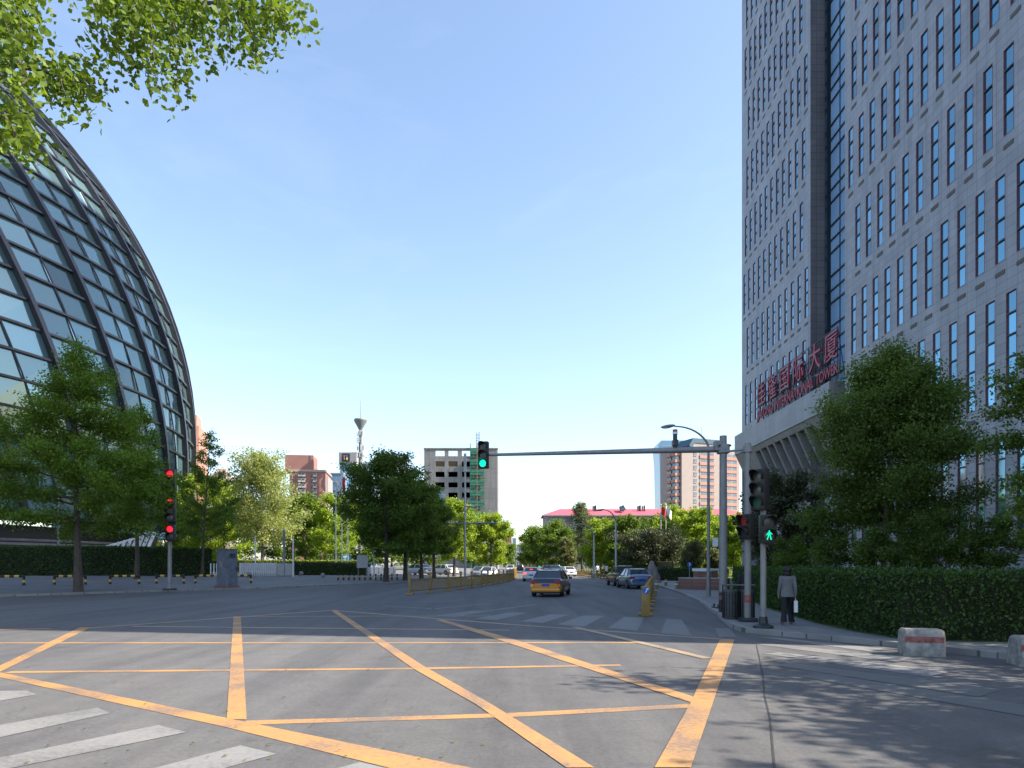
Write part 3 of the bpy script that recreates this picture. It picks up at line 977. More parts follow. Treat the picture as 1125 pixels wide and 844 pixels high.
# ---- red sign standing on the ledge
sg = thing('rooftop_sign', 'red Chinese characters above JIALONG INTERNATIONAL TOWER lettering on the tower ledge', 'sign', (28.0 * KT, 70 * KT, z18))
sg.scale = (KT, KT, KT)
def text_mesh(s, size, name, m, parent, loc_, width=None, rot=(R(90), 0, R(-90)), extrude=0.12, bold=0.0, spacing=1.0, part=True):
    cu = bpy.data.curves.new('txt', 'FONT')
    cu.body = s; cu.size = size; cu.extrude = extrude; cu.offset = bold
    cu.align_x = 'CENTER'
    cu.space_character = spacing
    t = bpy.data.objects.new('txt', cu)
    col.objects.link(t)
    dg = bpy.context.evaluated_depsgraph_get()
    me = bpy.data.meshes.new_from_object(t.evaluated_get(dg))
    bpy.data.objects.remove(t)
    xs = [v.co.x for v in me.vertices]
    cxm = (max(xs) + min(xs)) / 2; wd = max(xs) - min(xs)
    k = (width / wd) if width else 1.0
    for v in me.vertices:
        v.co.x = (v.co.x - cxm) * k
    me.materials.clear(); me.materials.append(M[m] if isinstance(m, str) else m)
    o = bpy.data.objects.new(name, me)
    col.objects.link(o)
    o.parent = parent; o.location = loc_; o.rotation_euler = rot
    return o
for ch, y in zip('佳隆国际大厦', (77.9, 74.5, 71.0, 67.5, 63.8, 60.5)):
    text_mesh(ch, 2.75, 'character', 'sign_red', sg, (-.15, y - 70, 2.1), extrude=.09, bold=0.0)
for wd_, yc, ww_ in (('JIALONG', 76.7, 4.9), ('INTERNATIONAL', 68.85, 9.6), ('TOWER', 61.35, 4.4)):
    text_mesh(wd_, 1.4, 'word', 'sign_red', sg, (-.15, yc - 70, .42), width=ww_, extrude=.07, bold=0.0)
ft = MB()
for z in (.12, 1.62, 2.0, 3.2, 4.6):
    ft.bar((.08, -10.4, z), (.08, 9.6, z), .06, .06, 'dark_metal')
for i in range(14):
    y = -10.2 + i * 1.5
    ft.bar((.1, y, 0), (.1, y, 4.7), .06, .06, 'dark_metal')
    ft.bar((.1, y, 4.6), (.75, y, 0.02), .05, .05, 'dark_metal')
    ft.bar((.12, y, 2.0), (.12, min(9.6, y + 1.5), 4.6), .04, .04, 'dark_metal')
ft.build('truss', sg)

# ------------------------------------------------------------------ glass dome (left)
Ls = 133.0
DC = Vector((-.765 * Ls - .0073 * .627 * Ls, .627 * Ls, H + .144 * Ls - .4)); DR = Ls * .4305
dm = thing('glass_dome', 'huge rounded glass dome with dark steel ribs behind the left trees', 'dome building', (DC.x, DC.y, .7))
DO = Vector((DC.x, DC.y, .7))
LAT0, LAT1 = -14.5, 84.0
NR = 42; TW = 0.42
def sp(lat, phi, r):
    a = R(lat); p = phi - TW * a
    return Vector((DC.x + r * math.cos(a) * math.cos(p), DC.y + r * math.cos(a) * math.sin(p), DC.z + r * math.sin(a))) - DO
PH0 = R(4.0)
lats = [LAT0 + (LAT1 - LAT0) * i / 34 for i in range(35)]
def facing(phi):   # only the half that can face the street carries parts
    p = (math.degrees(phi) + 180) % 360 - 180
    return -150 < p < 75
for k in range(NR):
    phi = PH0 + 2 * math.pi * k / NR
    if not facing(phi): continue
    mb = MB(); n = 0; vs = []; fs = []
    for la in lats:
        hw = .27 / (DR * math.cos(R(la))) * max(.45, math.cos(R(la)) ** .5)
        vs += [sp(la, phi - hw, DR - .6), sp(la, phi - hw, DR + .06), sp(la, phi + hw, DR + .06), sp(la, phi + hw, DR - .6)]
    for i in range(len(lats) - 1):
        for j in range(4):
            a = i * 4 + j; b = i * 4 + (j + 1) % 4
            fs.append((a, a + 4, b + 4, b))
    mb.add(vs, fs, 'dome_steel').build('rib', dm, 30)
fl_ = [LAT0 + 2.75 * i for i in range(35)]
for la in fl_:
    vs = []; fs = []; cnt = 0
    for q in range(0, 115):
        phi = R(-150 + 225 * q / 114)
        vs += [sp(la - .20, phi, DR - .95), sp(la - .20, phi, DR - .28), sp(la + .02, phi, DR - .25), sp(la + .02, phi, DR - .95)]
        cnt += 1
    for q in range(cnt - 1):
        for j in range(4):
            a = q * 4 + j; b = q * 4 + (j + 1) % 4
            fs.append((a, b, b + 4, a + 4))
    MB().add(vs, fs, 'dome_steel').build('fin', dm)
gs = MB(); vs = []; fs = []
NL = len(fl_) - 1
# glass panels leaning slightly inside each cell so neighbouring panes catch the sky differently
rnd = random.Random(3)
for k in range(NR):
    for hlf in (0, .5):
        p0 = PH0 + 2 * math.pi * (k + hlf) / NR; p1 = PH0 + 2 * math.pi * (k + hlf + .5) / NR
        if not facing(p0): continue
        for i in range(NL):
            j1 = rnd.uniform(-.06, .06); j2 = rnd.uniform(-.06, .06)
            gs.quad(sp(fl_[i], p0, DR - .62 + j1), sp(fl_[i], p1, DR - .62 - j1), sp(fl_[i + 1], p1, DR - .56 + j2), sp(fl_[i + 1], p0, DR - .56 - j2), 'dome_glass')
tag(gs.build('glass_panels', dm), kind='stuff')
ml = MB()
for k in range(NR):
    phi = PH0 + 2 * math.pi * (k + .5) / NR
    if not facing(phi): continue
    ml.tube([sp(la, phi, DR - .48) for la in lats], .10, 'dome_steel', 4, False)
tag(ml.build('mullions', dm), kind='stuff')
# dark core wall and lower rim
cw = MB()
rb = math.sqrt(DR ** 2 - (DC.z - .6) ** 2)
cw.lathe([(rb - 2.5, 0.0), (rb - 2.0, 5.0), (rb - 2.0, 5.2), (1.0, 5.3)], 'dark_metal', (0, 0, 0), 72)
cw.build('base_wall', dm, 40)
# dark slatted skirt at the foot of the dome
sk = MB()
for i in range(9):
    a0 = R(-62 + 0); z0 = .25 + i * .42
    pts = []
    for q in range(40):
        a = R(-64 + 96 * q / 39)
        rr = rb + 1.9 - i * .28
        pts.append((rr * math.cos(a), rr * math.sin(a), z0))
    for q in range(39):
        sk.bar(pts[q], pts[q + 1], .16, .26, 'granite_dark')
sk.build('slatted_skirt', dm)
# ------------------------------------------------------------------ hedges
def hedge(name, label, pts, h, wd, leaf, size, dens, seed, core='hedge_core', z=None):
    """hedge running along a base line (front face); body extends to the right of the direction of travel"""
    rng = np.random.default_rng(seed)
    o = pts[0].copy()
    back = inset(pts, wd)
    T = thing(name, label, 'hedge', o)
    mb = MB()
    cs = []
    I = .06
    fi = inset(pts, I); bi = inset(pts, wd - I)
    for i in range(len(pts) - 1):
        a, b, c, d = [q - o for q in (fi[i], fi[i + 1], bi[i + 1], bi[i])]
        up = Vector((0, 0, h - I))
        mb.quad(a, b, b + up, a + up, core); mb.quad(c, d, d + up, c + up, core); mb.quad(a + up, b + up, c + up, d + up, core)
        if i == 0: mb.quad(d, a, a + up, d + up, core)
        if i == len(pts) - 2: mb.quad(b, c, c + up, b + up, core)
        a, b, c, d = [np.array(q - o) for q in (pts[i], pts[i + 1], back[i + 1], back[i])]
        L = np.linalg.norm(b - a)
        n1 = int(L * h * dens); n2 = int(L * wd * dens)
        t = rng.random((n1, 1)); s = rng.random((n1, 1)) ** .9
        cs.append(a * (1 - t) + b * t + np.array([0, 0, 1.]) * s * h + rng.normal(size=(n1, 3)) * .05)
        t = rng.random((n2, 1)); s = rng.random((n2, 1))
        cs.append((a * (1 - t) + b * t) * (1 - s) + (d * (1 - t) + c * t) * s + np.array([0, 0, h]) + rng.normal(size=(n2, 3)) * np.array([.05, .05, .05]) + np.array([0, 0, .12]) * (rng.random((n2, 1)) > .93) * rng.random((n2, 1)))
        if i in (0, len(pts) - 2):
            p, q = (a, d) if i == 0 else (b, c)
            n3 = int(wd * h * dens)
            t = rng.random((n3, 1)); s = rng.random((n3, 1))
            cs.append(p * (1 - t) + q * t + np.array([0, 0, 1.]) * s * h + rng.normal(size=(n3, 3)) * .05)
    mb.build('branches', T)  # plain dark core box added behind the leaves, no modelled twigs
    leaf_mesh('foliage', np.concatenate(cs), size, LM[leaf], T, seed, .2)
    return T
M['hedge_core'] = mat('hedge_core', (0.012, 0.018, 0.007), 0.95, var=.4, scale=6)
HB0 = [p + Vector((0, 0, 0)) for p in HB]
hedge('hedge', 'long clipped dark green hedge along the right pavement beside the tower', HB0[::-1], 1.45, 1.7, 'hedge', .085, 520, 11)
hl = [GL(x, 632.6) for x in (-60, 20, 100, 170, 233)]
def fwd(pts):   # order so that the body lies behind (away from the camera)
    t = pts[1] - pts[0]
    n = Vector((t.y, -t.x, 0))
    return pts if n.y > 0 else pts[::-1]
hedge('hedge', 'clipped dark hedge behind the striped U barriers below the glass dome', fwd(hl), 2.6, 2.0, 'hedge', .16, 110, 12)
h2 = [GL(x, 632) for x in (326, 350, 380, 407)]
hedge('hedge', 'short dark hedge between the white sliding gate and the white planter', fwd(h2), 1.38, 1.6, 'hedge', .16, 110, 13)
h3 = [Vector((x, 93, .78)) for x in (-42, -34, -27, -21)]
hedge('hedge', 'low sunlit hedge on the lawn behind the flagpoles', fwd(h3), 1.5, 1.5, 'hedge_lit', .2, 60, 14)
h4 = [Vector((x, y, .12)) for x, y in ((11.5, 92), (19, 90), (27, 87))]
hedge('hedge', 'yellow green park hedge behind the parked blue sedan', fwd(h4), 1.15, 3.0, 'hedge_lit', .2, 60, 15)
h5 = [Vector((x, y, .12)) for x, y in ((12.0, 72), (15, 70.5), (18.0, 69))]
hedge('hedge', 'dark low hedge between the pointed rock and the brick planter', fwd(h5), 1.25, 1.5, 'hedge', .16, 90, 16)

# ------------------------------------------------------------------ trees
def cone(t): return (1.0 - t) ** .75 * .95 + .06
def ovoid(t): return max(.12, math.sin(math.pi * (.22 + .76 * t)) ** .7)
def rnd_(t): return max(.2, math.sin(math.pi * (.16 + .80 * t)) ** .55)
def wide(t): return max(.10, (1.0 - .15 * max(0, .25 - t) * 4) * (1 - max(0, t - .15) / .85) ** .95)
def dome_(t): return max(.12, min(1.0, .74 + t) * (1 - max(0, t - .32) / .68) ** .85)
def egg(t): return max(.10, (1 - t) ** .55 * (.62 + .9 * t) * 1.1)
def tt(name, label, px, Y, ytop, rpx, **kw):
    X = (px - CX) / F * Y
    zb = kw.pop('zb', None)
    if zb is None: zb = zl(X, Y) if X < 0 else .12
    h = H + (CY - ytop) / F * Y - zb
    r = rpx / F * Y
    return tree(name, label, (X, Y, zb), h, r, **kw)
# left side
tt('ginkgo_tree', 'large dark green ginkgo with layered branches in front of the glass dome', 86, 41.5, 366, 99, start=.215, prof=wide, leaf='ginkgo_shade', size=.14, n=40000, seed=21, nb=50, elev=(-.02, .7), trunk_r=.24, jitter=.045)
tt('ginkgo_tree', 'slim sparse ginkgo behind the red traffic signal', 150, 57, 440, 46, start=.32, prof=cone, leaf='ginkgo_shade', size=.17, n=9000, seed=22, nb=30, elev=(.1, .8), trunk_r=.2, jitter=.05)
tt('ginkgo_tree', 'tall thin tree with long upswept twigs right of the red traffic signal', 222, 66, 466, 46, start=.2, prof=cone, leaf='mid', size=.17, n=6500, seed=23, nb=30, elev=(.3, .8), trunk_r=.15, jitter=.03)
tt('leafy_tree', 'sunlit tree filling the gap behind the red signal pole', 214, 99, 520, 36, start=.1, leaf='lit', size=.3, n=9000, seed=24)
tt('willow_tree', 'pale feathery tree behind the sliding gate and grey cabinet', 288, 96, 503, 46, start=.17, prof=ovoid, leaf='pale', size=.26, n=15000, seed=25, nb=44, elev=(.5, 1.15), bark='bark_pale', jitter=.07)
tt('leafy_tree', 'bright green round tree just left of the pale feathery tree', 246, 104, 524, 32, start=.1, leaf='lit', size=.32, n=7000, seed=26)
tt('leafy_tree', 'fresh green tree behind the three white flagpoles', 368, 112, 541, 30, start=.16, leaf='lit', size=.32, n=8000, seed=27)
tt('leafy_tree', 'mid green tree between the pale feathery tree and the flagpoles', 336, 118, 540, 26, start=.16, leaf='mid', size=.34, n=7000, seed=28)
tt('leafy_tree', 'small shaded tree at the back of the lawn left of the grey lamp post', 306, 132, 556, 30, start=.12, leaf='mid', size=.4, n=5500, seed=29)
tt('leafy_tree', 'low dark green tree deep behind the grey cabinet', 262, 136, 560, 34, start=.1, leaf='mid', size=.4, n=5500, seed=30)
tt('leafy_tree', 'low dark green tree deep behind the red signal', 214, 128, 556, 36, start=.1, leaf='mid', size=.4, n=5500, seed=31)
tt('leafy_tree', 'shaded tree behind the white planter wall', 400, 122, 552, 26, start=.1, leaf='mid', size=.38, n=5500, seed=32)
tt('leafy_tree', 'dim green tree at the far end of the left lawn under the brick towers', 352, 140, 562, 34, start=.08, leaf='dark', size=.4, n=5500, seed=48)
# dark row along the left carriageway
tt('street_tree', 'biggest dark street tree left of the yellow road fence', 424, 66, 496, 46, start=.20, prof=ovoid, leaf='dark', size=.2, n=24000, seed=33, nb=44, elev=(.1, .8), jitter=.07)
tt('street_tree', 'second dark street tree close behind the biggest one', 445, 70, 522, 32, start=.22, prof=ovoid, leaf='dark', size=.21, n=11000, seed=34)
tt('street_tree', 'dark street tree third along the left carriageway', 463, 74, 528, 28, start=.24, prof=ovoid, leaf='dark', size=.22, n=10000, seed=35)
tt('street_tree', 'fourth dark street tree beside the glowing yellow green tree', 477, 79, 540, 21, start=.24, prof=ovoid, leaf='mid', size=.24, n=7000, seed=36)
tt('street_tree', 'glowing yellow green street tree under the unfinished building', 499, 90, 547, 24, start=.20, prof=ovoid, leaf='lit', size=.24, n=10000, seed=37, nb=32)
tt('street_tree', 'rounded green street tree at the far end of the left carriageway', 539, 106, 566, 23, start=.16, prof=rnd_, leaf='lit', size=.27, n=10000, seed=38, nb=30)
tt('street_tree', 'far green street tree half hidden behind the yellow green one', 520, 118, 573, 18, start=.16, prof=rnd_, leaf='mid', size=.3, n=6000, seed=39)
# right side far
tt('park_tree', 'dense green roadside tree nearest the end of the road', 590, 150, 581, 20, start=.12, prof=rnd_, leaf='mid', size=.36, n=7000, seed=40)
tt('park_tree', 'tall dark roadside tree in front of the left end of the red roof', 612, 138, 577, 24, start=.12, prof=rnd_, leaf='mid', size=.36, n=8000, seed=41)
tt('park_tree', 'small olive tree before the darker trees under the red roof', 623, 122, 592, 11, start=.1, prof=rnd_, leaf='olive', size=.28, n=4000, seed=42)
tt('poplar_tree', 'tall sparse grey green tree rising over the red roof', 640, 150, 553, 20, start=.2, prof=ovoid, leaf='grey', size=.3, n=5000, seed=43, nb=34, elev=(.6, 1.2))
tt('park_tree', 'green park tree between the two curved street lamps', 662, 116, 574, 25, start=.1, prof=rnd_, leaf='lit', size=.3, n=9000, seed=44)
tt('park_tree', 'broad park tree behind the parked dark car', 690, 112, 571, 24, start=.1, prof=rnd_, leaf='mid', size=.3, n=9000, seed=45)
tt('pine_tree', 'spreading dark pine behind the pointed rock', 716, 88, 588, 36, start=.18, prof=rnd_, leaf='pine', size=.24, n=11000, seed=46, nb=34, elev=(-.1, .5))
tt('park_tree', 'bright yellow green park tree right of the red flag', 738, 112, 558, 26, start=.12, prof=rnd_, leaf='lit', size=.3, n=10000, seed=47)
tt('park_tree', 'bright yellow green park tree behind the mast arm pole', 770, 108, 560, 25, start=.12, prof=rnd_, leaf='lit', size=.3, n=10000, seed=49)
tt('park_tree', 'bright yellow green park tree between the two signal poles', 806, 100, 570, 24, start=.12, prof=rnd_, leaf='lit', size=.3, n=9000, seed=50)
tt('park_tree', 'dark green park tree beyond the blue round sign', 716, 128, 572, 24, start=.1, prof=rnd_, leaf='mid', size=.34, n=7000, seed=51)
tt('golden_cypress', 'rounded golden brown cypress behind the blue round sign', 761, 82, 600, 16, start=.02, prof=rnd_, leaf='olive', size=.16, n=9000, seed=52, nb=40, elev=(.7, 1.2), cat='shrub')
tt('golden_cypress', 'smaller golden cypress half behind the lamp post', 783, 84, 607, 12, start=.02, prof=rnd_, leaf='olive', size=.16, n=7000, seed=53, nb=36, elev=(.7, 1.2), cat='shrub')
# right garden behind the hedge
tt('elm_tree', 'large dark green tree before the tower front with a thin leaning trunk', 968, 27, 374, 84, start=.27, prof=dome_, leaf='elm', size=.10, n=62000, seed=54, nb=48, elev=(.2, 1.0), trunk_r=.13, bark='bark_pale', jitter=.085)
tt('pine_tree', 'blackish pine in the shade under the tower podium', 866, 40, 527, 46, start=.2, prof=rnd_, leaf='pine', size=.16, n=14000, seed=55, nb=36, elev=(-.1, .6))
for i, (px, Y, yt, rp, lab) in enumerate((
        (872, 33, 592, 30, 'low green shrub tree behind the hedge above the walking woman'),
        (918, 27, 572, 36, 'crooked crabapple tree left of the big elm trunk'),
        (962, 25, 578, 34, 'crooked crabapple tree just in front of the big elm'),
        (1030, 24, 566, 38, 'twisted crabapple tree right of the big elm trunk'),
        (1090, 23, 568, 40, 'twisted crabapple tree at the right edge above the hedge'),
        (1000, 31, 580, 34, 'low crabapple tree behind the elm close to the tower wall'))):
    tt('crabapple_tree', lab, px, Y, yt, rp, start=.42, prof=rnd_, leaf='mid' if i == 0 else 'elm', size=.085, n=4200, seed=60 + i, nb=18, elev=(.2, .7), stems=3, trunk_r=.10, jitter=.08, group='crabapple trees behind the hedge')
tt('ginkgo_tree', 'ginkgo at the right edge with branches reaching into the picture', 1196, 16.6, 325, 108, start=.27, prof=egg, leaf='mid', size=.085, n=26000, seed=70, nb=40, elev=(.1, .8), trunk_r=.15, jitter=.05)
# trees just outside the frame whose shade falls over the junction
sh = tree('street_tree', 'street tree beyond the right edge shading the junction', (15.5, 8.2, .12), 9.0, 3.5, start=.34, prof=rnd_, leaf='mid', size=.18, n=8000, seed=71, nb=30, elev=(.1, .6), jitter=.07, group='street trees beyond the right edge')
dup(sh, (14.2, 3.4, .12), 2.0, 'street tree beyond the right edge shading the junction')
dup(sh, (20.5, 12.4, .12), 4.0, 'street tree beyond the right edge shading the junction')
dup(sh, (21.5, 6.0, .12), 1.0, 'street tree beyond the right edge shading the junction')

# overhead ginkgo whose branches hang in at the upper left
og = thing('ginkgo_tree', 'sunlit ginkgo whose leafy branches hang into the upper left corner', 'tree', (-8.2, 3.4, .0))
OO = Vector((-8.2, 3.4, 0))
tb = MB()
trunk = [Vector((-8.2, 3.4, 0)), Vector((-8.15, 3.5, 2.5)), Vector((-8.1, 3.5, 4.6)), Vector((-8.0, 3.6, 7.2)), Vector((-7.9, 3.6, 9.0))]
tb.tube([p - OO for p in trunk], [.22, .17, .14, .09, .03], 'bark', 10)
rnd = random.Random(77)
twigs = []
def branch(pts, r0, m=tb):
    m.tube([p - OO for p in pts], [r0 * (1 - .85 * i / (len(pts) - 1)) for i in range(len(pts))], 'bark', 6)
YB = 6.0
mainA = [trunk[2], at(-90, 10, 5.6), at(40, -28, YB), at(110, -22, YB), at(175, 2, 6.1), at(250, 4, 6.2), at(318, 14, 6.3)]
mainB = [trunk[1] + Vector((0, 0, 1.2)), at(-90, 60, 4.9), at(-10, 66, 5.2), at(45, 78, 5.3), at(92, 92, 5.4)]
mainC = [at(-60, 40, 5.1), at(-8, 110, 5.0), at(14, 140, 5.0), at(24, 166, 5.0)]
mainD = [at(-90, 10, 5.6), at(-20, 10, 5.6), at(14, 30, 5.7), at(22, 52, 5.7)]
mainE = [at(20, -80, 6.4), at(120, -60, 6.6), at(220, -40, 6.8), at(300, -14, 6.8)]
for b, r in ((mainA, .05), (mainB, .035), (mainC, .022), (mainD, .025), (mainE, .045)):
    branch(b, r)
drops = [(30, -20, 38, 18), (112, -15, 118, 62), (130, -10, 134, 82), (150, -5, 160, 84), (165, 0, 172, 96), (178, 4, 197, 116), (190, 4, 206, 72),
         (205, 4, 214, 66), (225, 4, 232, 62), (245, 5, 254, 58), (262, 6, 277, 64), (285, 8, 297, 48), (300, 12, 316, 36), (318, 14, 337, 34), (140, -8, 146, 60), (96, -20, 104, 10), (120, -16, 126, 40),
         (30, 74, 34, 108), (55, 80, 58, 112), (70, 84, 77, 124), (85, 90, 101, 112), (60, 76, 100, 86), (10, 60, 34, 22), (0, 70, 8, 96), (8, 130, 2, 158), (18, 150, 30, 170), (12, 135, 32, 146), (0, 40, 14, 60), (20, 66, 24, 92), (-6, 10, 12, 36), (90, 92, 104, 98), (35, 30, 40, 8),
         (235, -30, 240, 20), (262, -30, 268, 30), (180, -40, 184, 30), (205, -35, 210, 34), (290, -14, 305, 20), (155, -45, 150, 20), (130, -50, 112, 8), (15, 10, 22, 40), (5, -20, 10, 30)]
for (x0, y0, x1, y1) in drops:
    Yd = 5.2 + .9 * min(1, max(0, (x0 / 250))) + rnd.uniform(-.35, .35)
    a = at(x0, y0, Yd); b = at(x1, y1, Yd - .1)
    m_ = a.lerp(b, .5) + Vector((rnd.uniform(-.04, .04), rnd.uniform(-.15, .15), .04))
    tb.tube([a - OO, m_ - OO, b - OO], [.008, .006, .003], 'bark', 5, False)
    twigs += [(a, m_), (m_, b)]
for mn in (mainA, mainB, mainC, mainD, mainE):
    for p, q in zip(mn[1:], mn[2:]):
        twigs.append((p, q))
tb.build('trunk', og, 40)
rng = np.random.default_rng(9)
fv = []; ff = []
def fan_leaf(c, s):
    n = Vector(rng.normal(size=3)); n.z += .3; n.normalize()
    d = Vector(rng.normal(size=3)); d.z -= .7
    d = (d - n * d.dot(n)).normalized()
    x = d.cross(n)
    k = len(fv)
    fold = rng.uniform(.02, .3)
    fv.append(tuple(c - OO))
    for a, rr in ((-58, .86), (-34, 1.0), (-10, 1.02), (0, .84), (10, 1.02), (34, 1.0), (58, .86)):
        aa = R(a)
        p = c + d * (math.cos(aa) * rr * s) + x * (math.sin(aa) * rr * s) + n * (abs(math.sin(aa)) * fold * s)
        fv.append(tuple(p - OO))
    ff.append([k, k + 1, k + 2, k + 3, k + 4]); ff.append([k, k + 4, k + 5, k + 6, k + 7])
for a, b in twigs:
    L = (b - a).length
    for q in range(int(L * 185) + 9):
        t = rng.random()
        c = a.lerp(b, t) + Vector(rng.normal(size=3) * .085)
        fan_leaf(c, .043 * rng.uniform(.6, 1.2))
# the rest of the crown outside the frame
for q in range(2600):
    u = Vector(rng.normal(size=3)); u.normalize()
    c = Vector((-8.4, 3.2, 7.6)) + Vector((u.x * 3.0, u.y * 3.0, u.z * 2.4)) * rng.random() ** .4
    if c.x / max(.1, c.y) > -.80 and c.y > .5: continue
    fan_leaf(c, .09)
me = bpy.data.meshes.new('crown'); me.from_pydata(fv, [], ff); me.materials.append(LM['ginkgo_near'])
oc = bpy.data.objects.new('crown', me); col.objects.link(oc); oc.parent = og
# ------------------------------------------------------------------ traffic signals
def lens(mb_parent, c, r, m, face=0.0):
    pass
def signal_head(parent, c, n, lit, rz=0.0, s=1.0, arrow=None, name='signal_head', man=False):
    """housing with n round lenses facing local -Y (turned by rz); lit: list of material names"""
    r = .15 * s; st = .36 * s
    hh = n * st + .05 * s
    def rot(p): return Matrix.Rotation(rz, 3, 'Z') @ Vector(p)
    mb = MB()
    mb.rbox((0, .02 * s, 0), (.42 * s, .26 * s, hh), 'black', .03 * s)
    mb.box((0, .17 * s, 0), (.08 * s, .1 * s, hh * .7), 'dark_metal')
    mb.v = [tuple(rot(v) + Vector(c)) for v in mb.v]
    head = mb.build(name, parent, 40)
    for i in range(n):
        z = hh / 2 - .025 * s - st * (i + .5)
        lm = lit[i]
        le = MB(); k = 20
        le.add([(0, -.125 * s, z)] + [(r * math.cos(2 * math.pi * q / k), -.112 * s, z + r * math.sin(2 * math.pi * q / k)) for q in range(k)],
               [(0, 1 + q, 1 + (q + 1) % k) for q in range(k)], 'lamp_off_dark' if (man and i == n - 1) or (arrow is not None and i == arrow) else lm)
        if arrow is not None and i == arrow:
            y = -.13 * s
            for quad in ([(-.03, -.11), (.03, -.11), (.03, .03), (-.03, .03)], [(-.11, .02), (.11, .02), (0, .13), (0, .13)]):
                le.add([(a * s * 1.25, y, z + b * s * 1.2) for a, b in quad], [(0, 1, 2, 3)], lm)
        if man and i == n - 1:
            y = -.13 * s
            u = .0115 * s * 1.0
            body = [[(-1.5, 9), (1.5, 9), (1.5, 12), (-1.5, 12)], [(-2, 1), (2.2, 1), (2.6, 8), (-2, 8)],
                    [(-2, 2), (-.2, 2), (-4, -10), (-6, -9)], [(0, 2), (2.2, 2), (5.5, -9), (3.2, -10)],
                    [(-2, 8), (-2, 5), (-6, 0), (-7, 2)], [(2, 8), (2.5, 5), (6.5, 2), (7, 4)]]
            for quad in body:
                le.add([(a * u, y, z + b * u) for a, b in quad], [(0, 1, 2, 3)], lm)
        le.v = [tuple(rot(v) + Vector(c)) for v in le.v]
        le.build('lens', head)
        vi = MB(); vs = []; fs = []
        q0, q1 = -30, 210
        for q in range(17):
            a = R(q0 + (q1 - q0) * q / 16)
            L = (.10 + .17 * max(0, math.sin(a))) * s
            for rr, yy in ((r * 1.12, -.108 * s), (r * 1.12, -.108 * s - L), (r * 1.18, -.108 * s - L), (r * 1.18, -.108 * s)):
                vs.append((rr * math.cos(a), yy, z + rr * math.sin(a)))
        for q in range(16):
            for j in range(4):
                a = q * 4 + j; b = q * 4 + (j + 1) % 4
                fs.append((a, b, b + 4, a + 4))
        vi.add(vs, fs, 'black')
        vi.v = [tuple(rot(v) + Vector(c)) for v in vi.v]
        vi.build('visor', head)
    return head

# red signal on the left kerb
p = GL(186.5, 648.5)
t = thing('traffic_signal', 'grey pole with three stacked signal heads all showing red by the left kerb', 'traffic signal', p)
sc_ = p.y / F
hz = lambda py: H + (CY - py) * sc_ - p.z
MB().cyl((0, 0, 0), (0, 0, hz(520)), .13, 'pole_grey', .10).build('pole', t, 40)
MB().rbox((0, 0, .06), (.62, .62, .12), 'dark_metal', .02).build('base_plate', t)
k = 1.5 / 1.13
MB().box((.2, -.10, (hz(516) + hz(595)) / 2), (.46, .06, hz(516) - hz(595)), 'black').build('backplate', t)
signal_head(t, (.2, -.28, (hz(517) + hz(543)) / 2), 3, ['lamp_red', 'lamp_off_dark', 'lamp_off_dark'], .18, (hz(517) - hz(543)) / 1.13)
signal_head(t, (.2, -.28, (hz(547) + hz(574)) / 2), 3, ['lamp_red', 'lamp_off_dark', 'lamp_off_dark'], .18, (hz(547) - hz(574)) / 1.13, arrow=0)
signal_head(t, (.2, -.28, (hz(577) + hz(594.5)) / 2), 2, ['lamp_red', 'lamp_off_dark'], .18, (hz(577) - hz(594.5)) / .78, name='pedestrian_head')

# mast arm signal across the road
pA = G(794.5, 668, .12)
t = thing('traffic_signal', 'tall mast arm signal reaching over the road with one green head at its tip', 'traffic signal', pA)
sA = pA.y / F
zt_ = H + (CY - 479) * sA - .12
MB().tube([(0, 0, 0), (0, 0, zt_)], [.165, .135], 'pole_grey', 16).build('pole', t, 40)
mbp = MB().rbox((0, 0, .03), (.72, .72, .06), 'dark_metal', .015)
for x, y in ((-.27, -.27), (.27, -.27), (.27, .27), (-.27, .27)):
    mbp.cyl((x, y, .05), (x, y, .16), .035, 'dark_metal')
mbp.build('base_plate', t)
tip = at(533, 500, pA.y * 1.045) - pA
root = Vector((0, 0, H + (CY - 493.5) * sA - .12))
MB().tube([root + Vector((.1, 0, 0)), root.lerp(tip, .1), root.lerp(tip, .5), tip], [.125, .12, .09, .055], 'pole_grey', 14).build('arm', t, 40)
cl = MB().rbox(root, (.42, .38, .36), 'pole_grey', .04)
cl.box(root + Vector((-.22, 0, .12)), (.25, .3, .36), 'pole_grey')
for dx in (-.2, .2):
    cl.cyl(root + Vector((dx, -.26, .1)), root + Vector((dx, .26, .1)), .04, 'dark_metal')
cl.build('clamp', t, 40)
signal_head(t, tip + Vector((-.06, -.1, 0)) + Vector((0, 0, -.02)), 3, ['lamp_off_dark', 'lamp_off_dark', 'lamp_green'], -.25, .95)
cam_p = root.lerp(tip, .195)
MB().cyl(cam_p + Vector((0, 0, .1)), cam_p + Vector((0, 0, .62)), .085, 'dark_metal').cyl(cam_p + Vector((0, 0, .62)), cam_p + Vector((0, 0, .70)), .10, 'white').cyl(cam_p + Vector((0, 0, .70)), cam_p + Vector((0, 0, .80)), .095, 'red_stripe').box(cam_p + Vector((0, 0, .28)), (.2, .28, .22), 'dark_metal').build('beacon', t, 40)
MB().cyl((0, 0, .5), (0, 0, .64), .172, 'red_stripe').build('reflective_band', t, 40)

